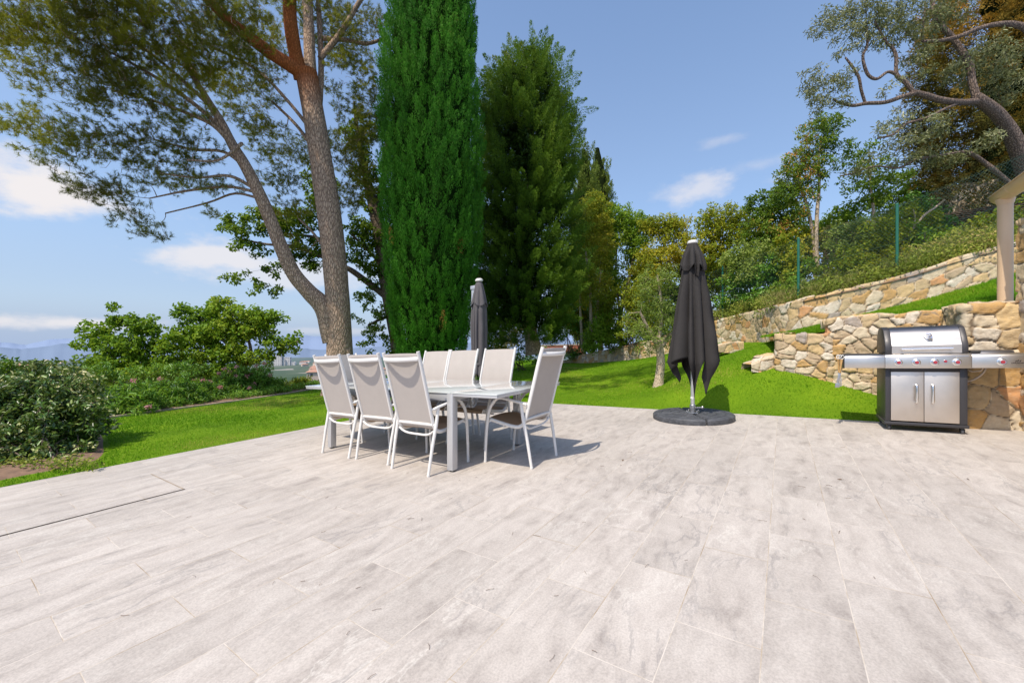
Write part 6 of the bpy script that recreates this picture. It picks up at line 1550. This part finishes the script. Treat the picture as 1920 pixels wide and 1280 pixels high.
OL = [
 ('oleander bush with pink flower heads nearest the silver bush', 235, 772, 9.2, [(225, 749, 34, 27, 8.70, 0.4), (260, 744, 36, 29, 8.90, 0.45), (215, 769, 24, 17, 8.50, 0.35), (245, 769, 36, 17, 8.60, 0.35)], 4),
 ('tall pale green oleander clump second from the left in the bed', 320, 766, 10.2, [(300, 739, 30, 27, 9.80, 0.45), (340, 734, 34, 29, 10.00, 0.5), (325, 759, 40, 21, 9.70, 0.4)], 1),
 ('oleander with scattered pink blooms in the middle of the bed', 400, 757, 11.4, [(390, 739, 34, 29, 10.90, 0.5), (425, 739, 30, 29, 11.20, 0.5), (400, 756, 44, 19, 10.80, 0.4), (385, 726, 20, 15, 11.00, 0.3)], 5),
 ('dense oleander covered in pink flowers, right part of the bed', 470, 745, 12.2, [(455, 714, 36, 31, 11.80, 0.5), (490, 719, 34, 33, 12.10, 0.5), (470, 742, 40, 21, 11.60, 0.5), (510, 734, 26, 23, 12.20, 0.4)], 16),
 ('low yellow tinged bush at the right end of the flower bed', 555, 738, 13.4, [(545, 730, 26, 21, 13.00, 0.45), (570, 726, 22, 19, 13.40, 0.4), (560, 742, 30, 13, 12.80, 0.4), (585, 736, 14, 13, 13.60, 0.3)], 0),
]
for lab, u, v, Y, spec, nf in OL:
    leafy('oleander_bush', lab, 'shrub', at(u, v, Y), [], spec, M['oleander'] if nf else M['hedge'], M['bark'], 55, .12, .14, 30, .115, .022, .48, .28, .25, stems=14, r0=.009, flowers=(M['pink'], nf, .07, .035) if nf else None, droop=-.25, group=None)
leafy('oleander_bush', 'green oleander without flowers behind the front row, left half', 'shrub', at(280, 745, 11.8), [], [(200, 705, 40, 24, 11.6, .5), (270, 705, 44, 22, 11.8, .5), (340, 700, 44, 22, 12.2, .5)], M['laurel'], M['bark'], 26, .17, .19, 34, .11, .028, .62, .28, .25, stems=10)
leafy('silver_bush', 'large silvery variegated bush at the left edge beside the terrace', 'shrub', np.r_[gp(85, 868), -.12], [],
      [(60, 720, 60, 26, 5.6, .45), (110, 730, 55, 34, 5.5, .5), (30, 760, 50, 40, 5.2, .5), (90, 775, 75, 45, 5.2, .55), (150, 770, 38, 40, 5.5, .4), (60, 820, 65, 34, 4.9, .4), (120, 820, 50, 34, 5.1, .4), (160, 800, 28, 32, 5.4, .35), (10, 830, 40, 36, 4.7, .4), (80, 690, 30, 14, 5.7, .25), (120, 700, 20, 14, 5.7, .2), (-40, 780, 60, 60, 4.9, .5), (30, 850, 40, 20, 4.65, .3), (80, 845, 45, 20, 4.75, .3), (130, 838, 35, 16, 4.95, .25), (20, 868, 40, 14, 4.5, .25), (75, 862, 40, 12, 4.65, .25), (120, 855, 34, 12, 4.8, .22)],
      M['silver'], M['bark'], 130, .09, .105, 30, .056, .025, .47, .30, .45, stems=16, r0=.008, droop=.0, freq=2.)
leafy('leafy_bush', 'dark green bush at the left edge behind the silvery bush', 'shrub', at(10, 760, 8.), [], [(5, 700, 30, 24, 8, .4), (25, 725, 40, 24, 8, .4), (-20, 690, 40, 30, 8.2, .5)], M['laurel'], M['bark'], 40, .15, .16, 30, .07, .035, .4, .3, .25, stems=10)
leafy('leafy_bush', 'dark olive bush behind the silvery bush, above its right shoulder', 'shrub', at(130, 770, 9.), [], [(100, 690, 34, 18, 9, .4), (130, 715, 34, 26, 9, .4), (170, 735, 26, 26, 8.8, .4)], M['oak'], M['bark'], 40, .15, .16, 30, .07, .035, .35, .3, .25, stems=10)
# low growth closing the strip of soil behind the edging
q = rng.random(420) * (len(kerb) - 1.01); i0 = q.astype(int); fr = (q - i0)[:, None]; C = kerb[i0] * (1 - fr) + kerb[i0 + 1] * fr + nrm_k[i0] * rng.uniform(.12, .75, (420, 1))
C = np.c_[C, lawn_z(C[:, 0], C[:, 1]) + .07 + .14 * rng.random(420)]
lv = Leaves(); clump_leaves(lv, C, .13, 22, .07, .02, .3 + .4 * rng.random(len(C)), .3, droop=-.3); ds = lv.build('ground_cover', M['oleander'], None, (0, 0, 0)); tag(ds, 'low green shoots filling the bed edge below the oleanders', 'ground cover', kind='stuff')
# bits of ground cover and litter under the silver bush
n = 60; q = rng.random(n); C = np.stack([gp(u, 884 - 10 * rng.random()) for u in rng.uniform(-30, 180, n)]); C = np.c_[C, lawn_z(C[:, 0], C[:, 1]) + .05 + .05 * rng.random(n)]
lv = Leaves(); clump_leaves(lv, C, .10, 10, .035, .018, .3 + .5 * rng.random(n), .3); ds = lv.build('ground_cover', M['scrub'], None, (0, 0, 0)); tag(ds, 'low brown and green ground cover at the foot of the silvery bush', 'ground cover', kind='stuff')
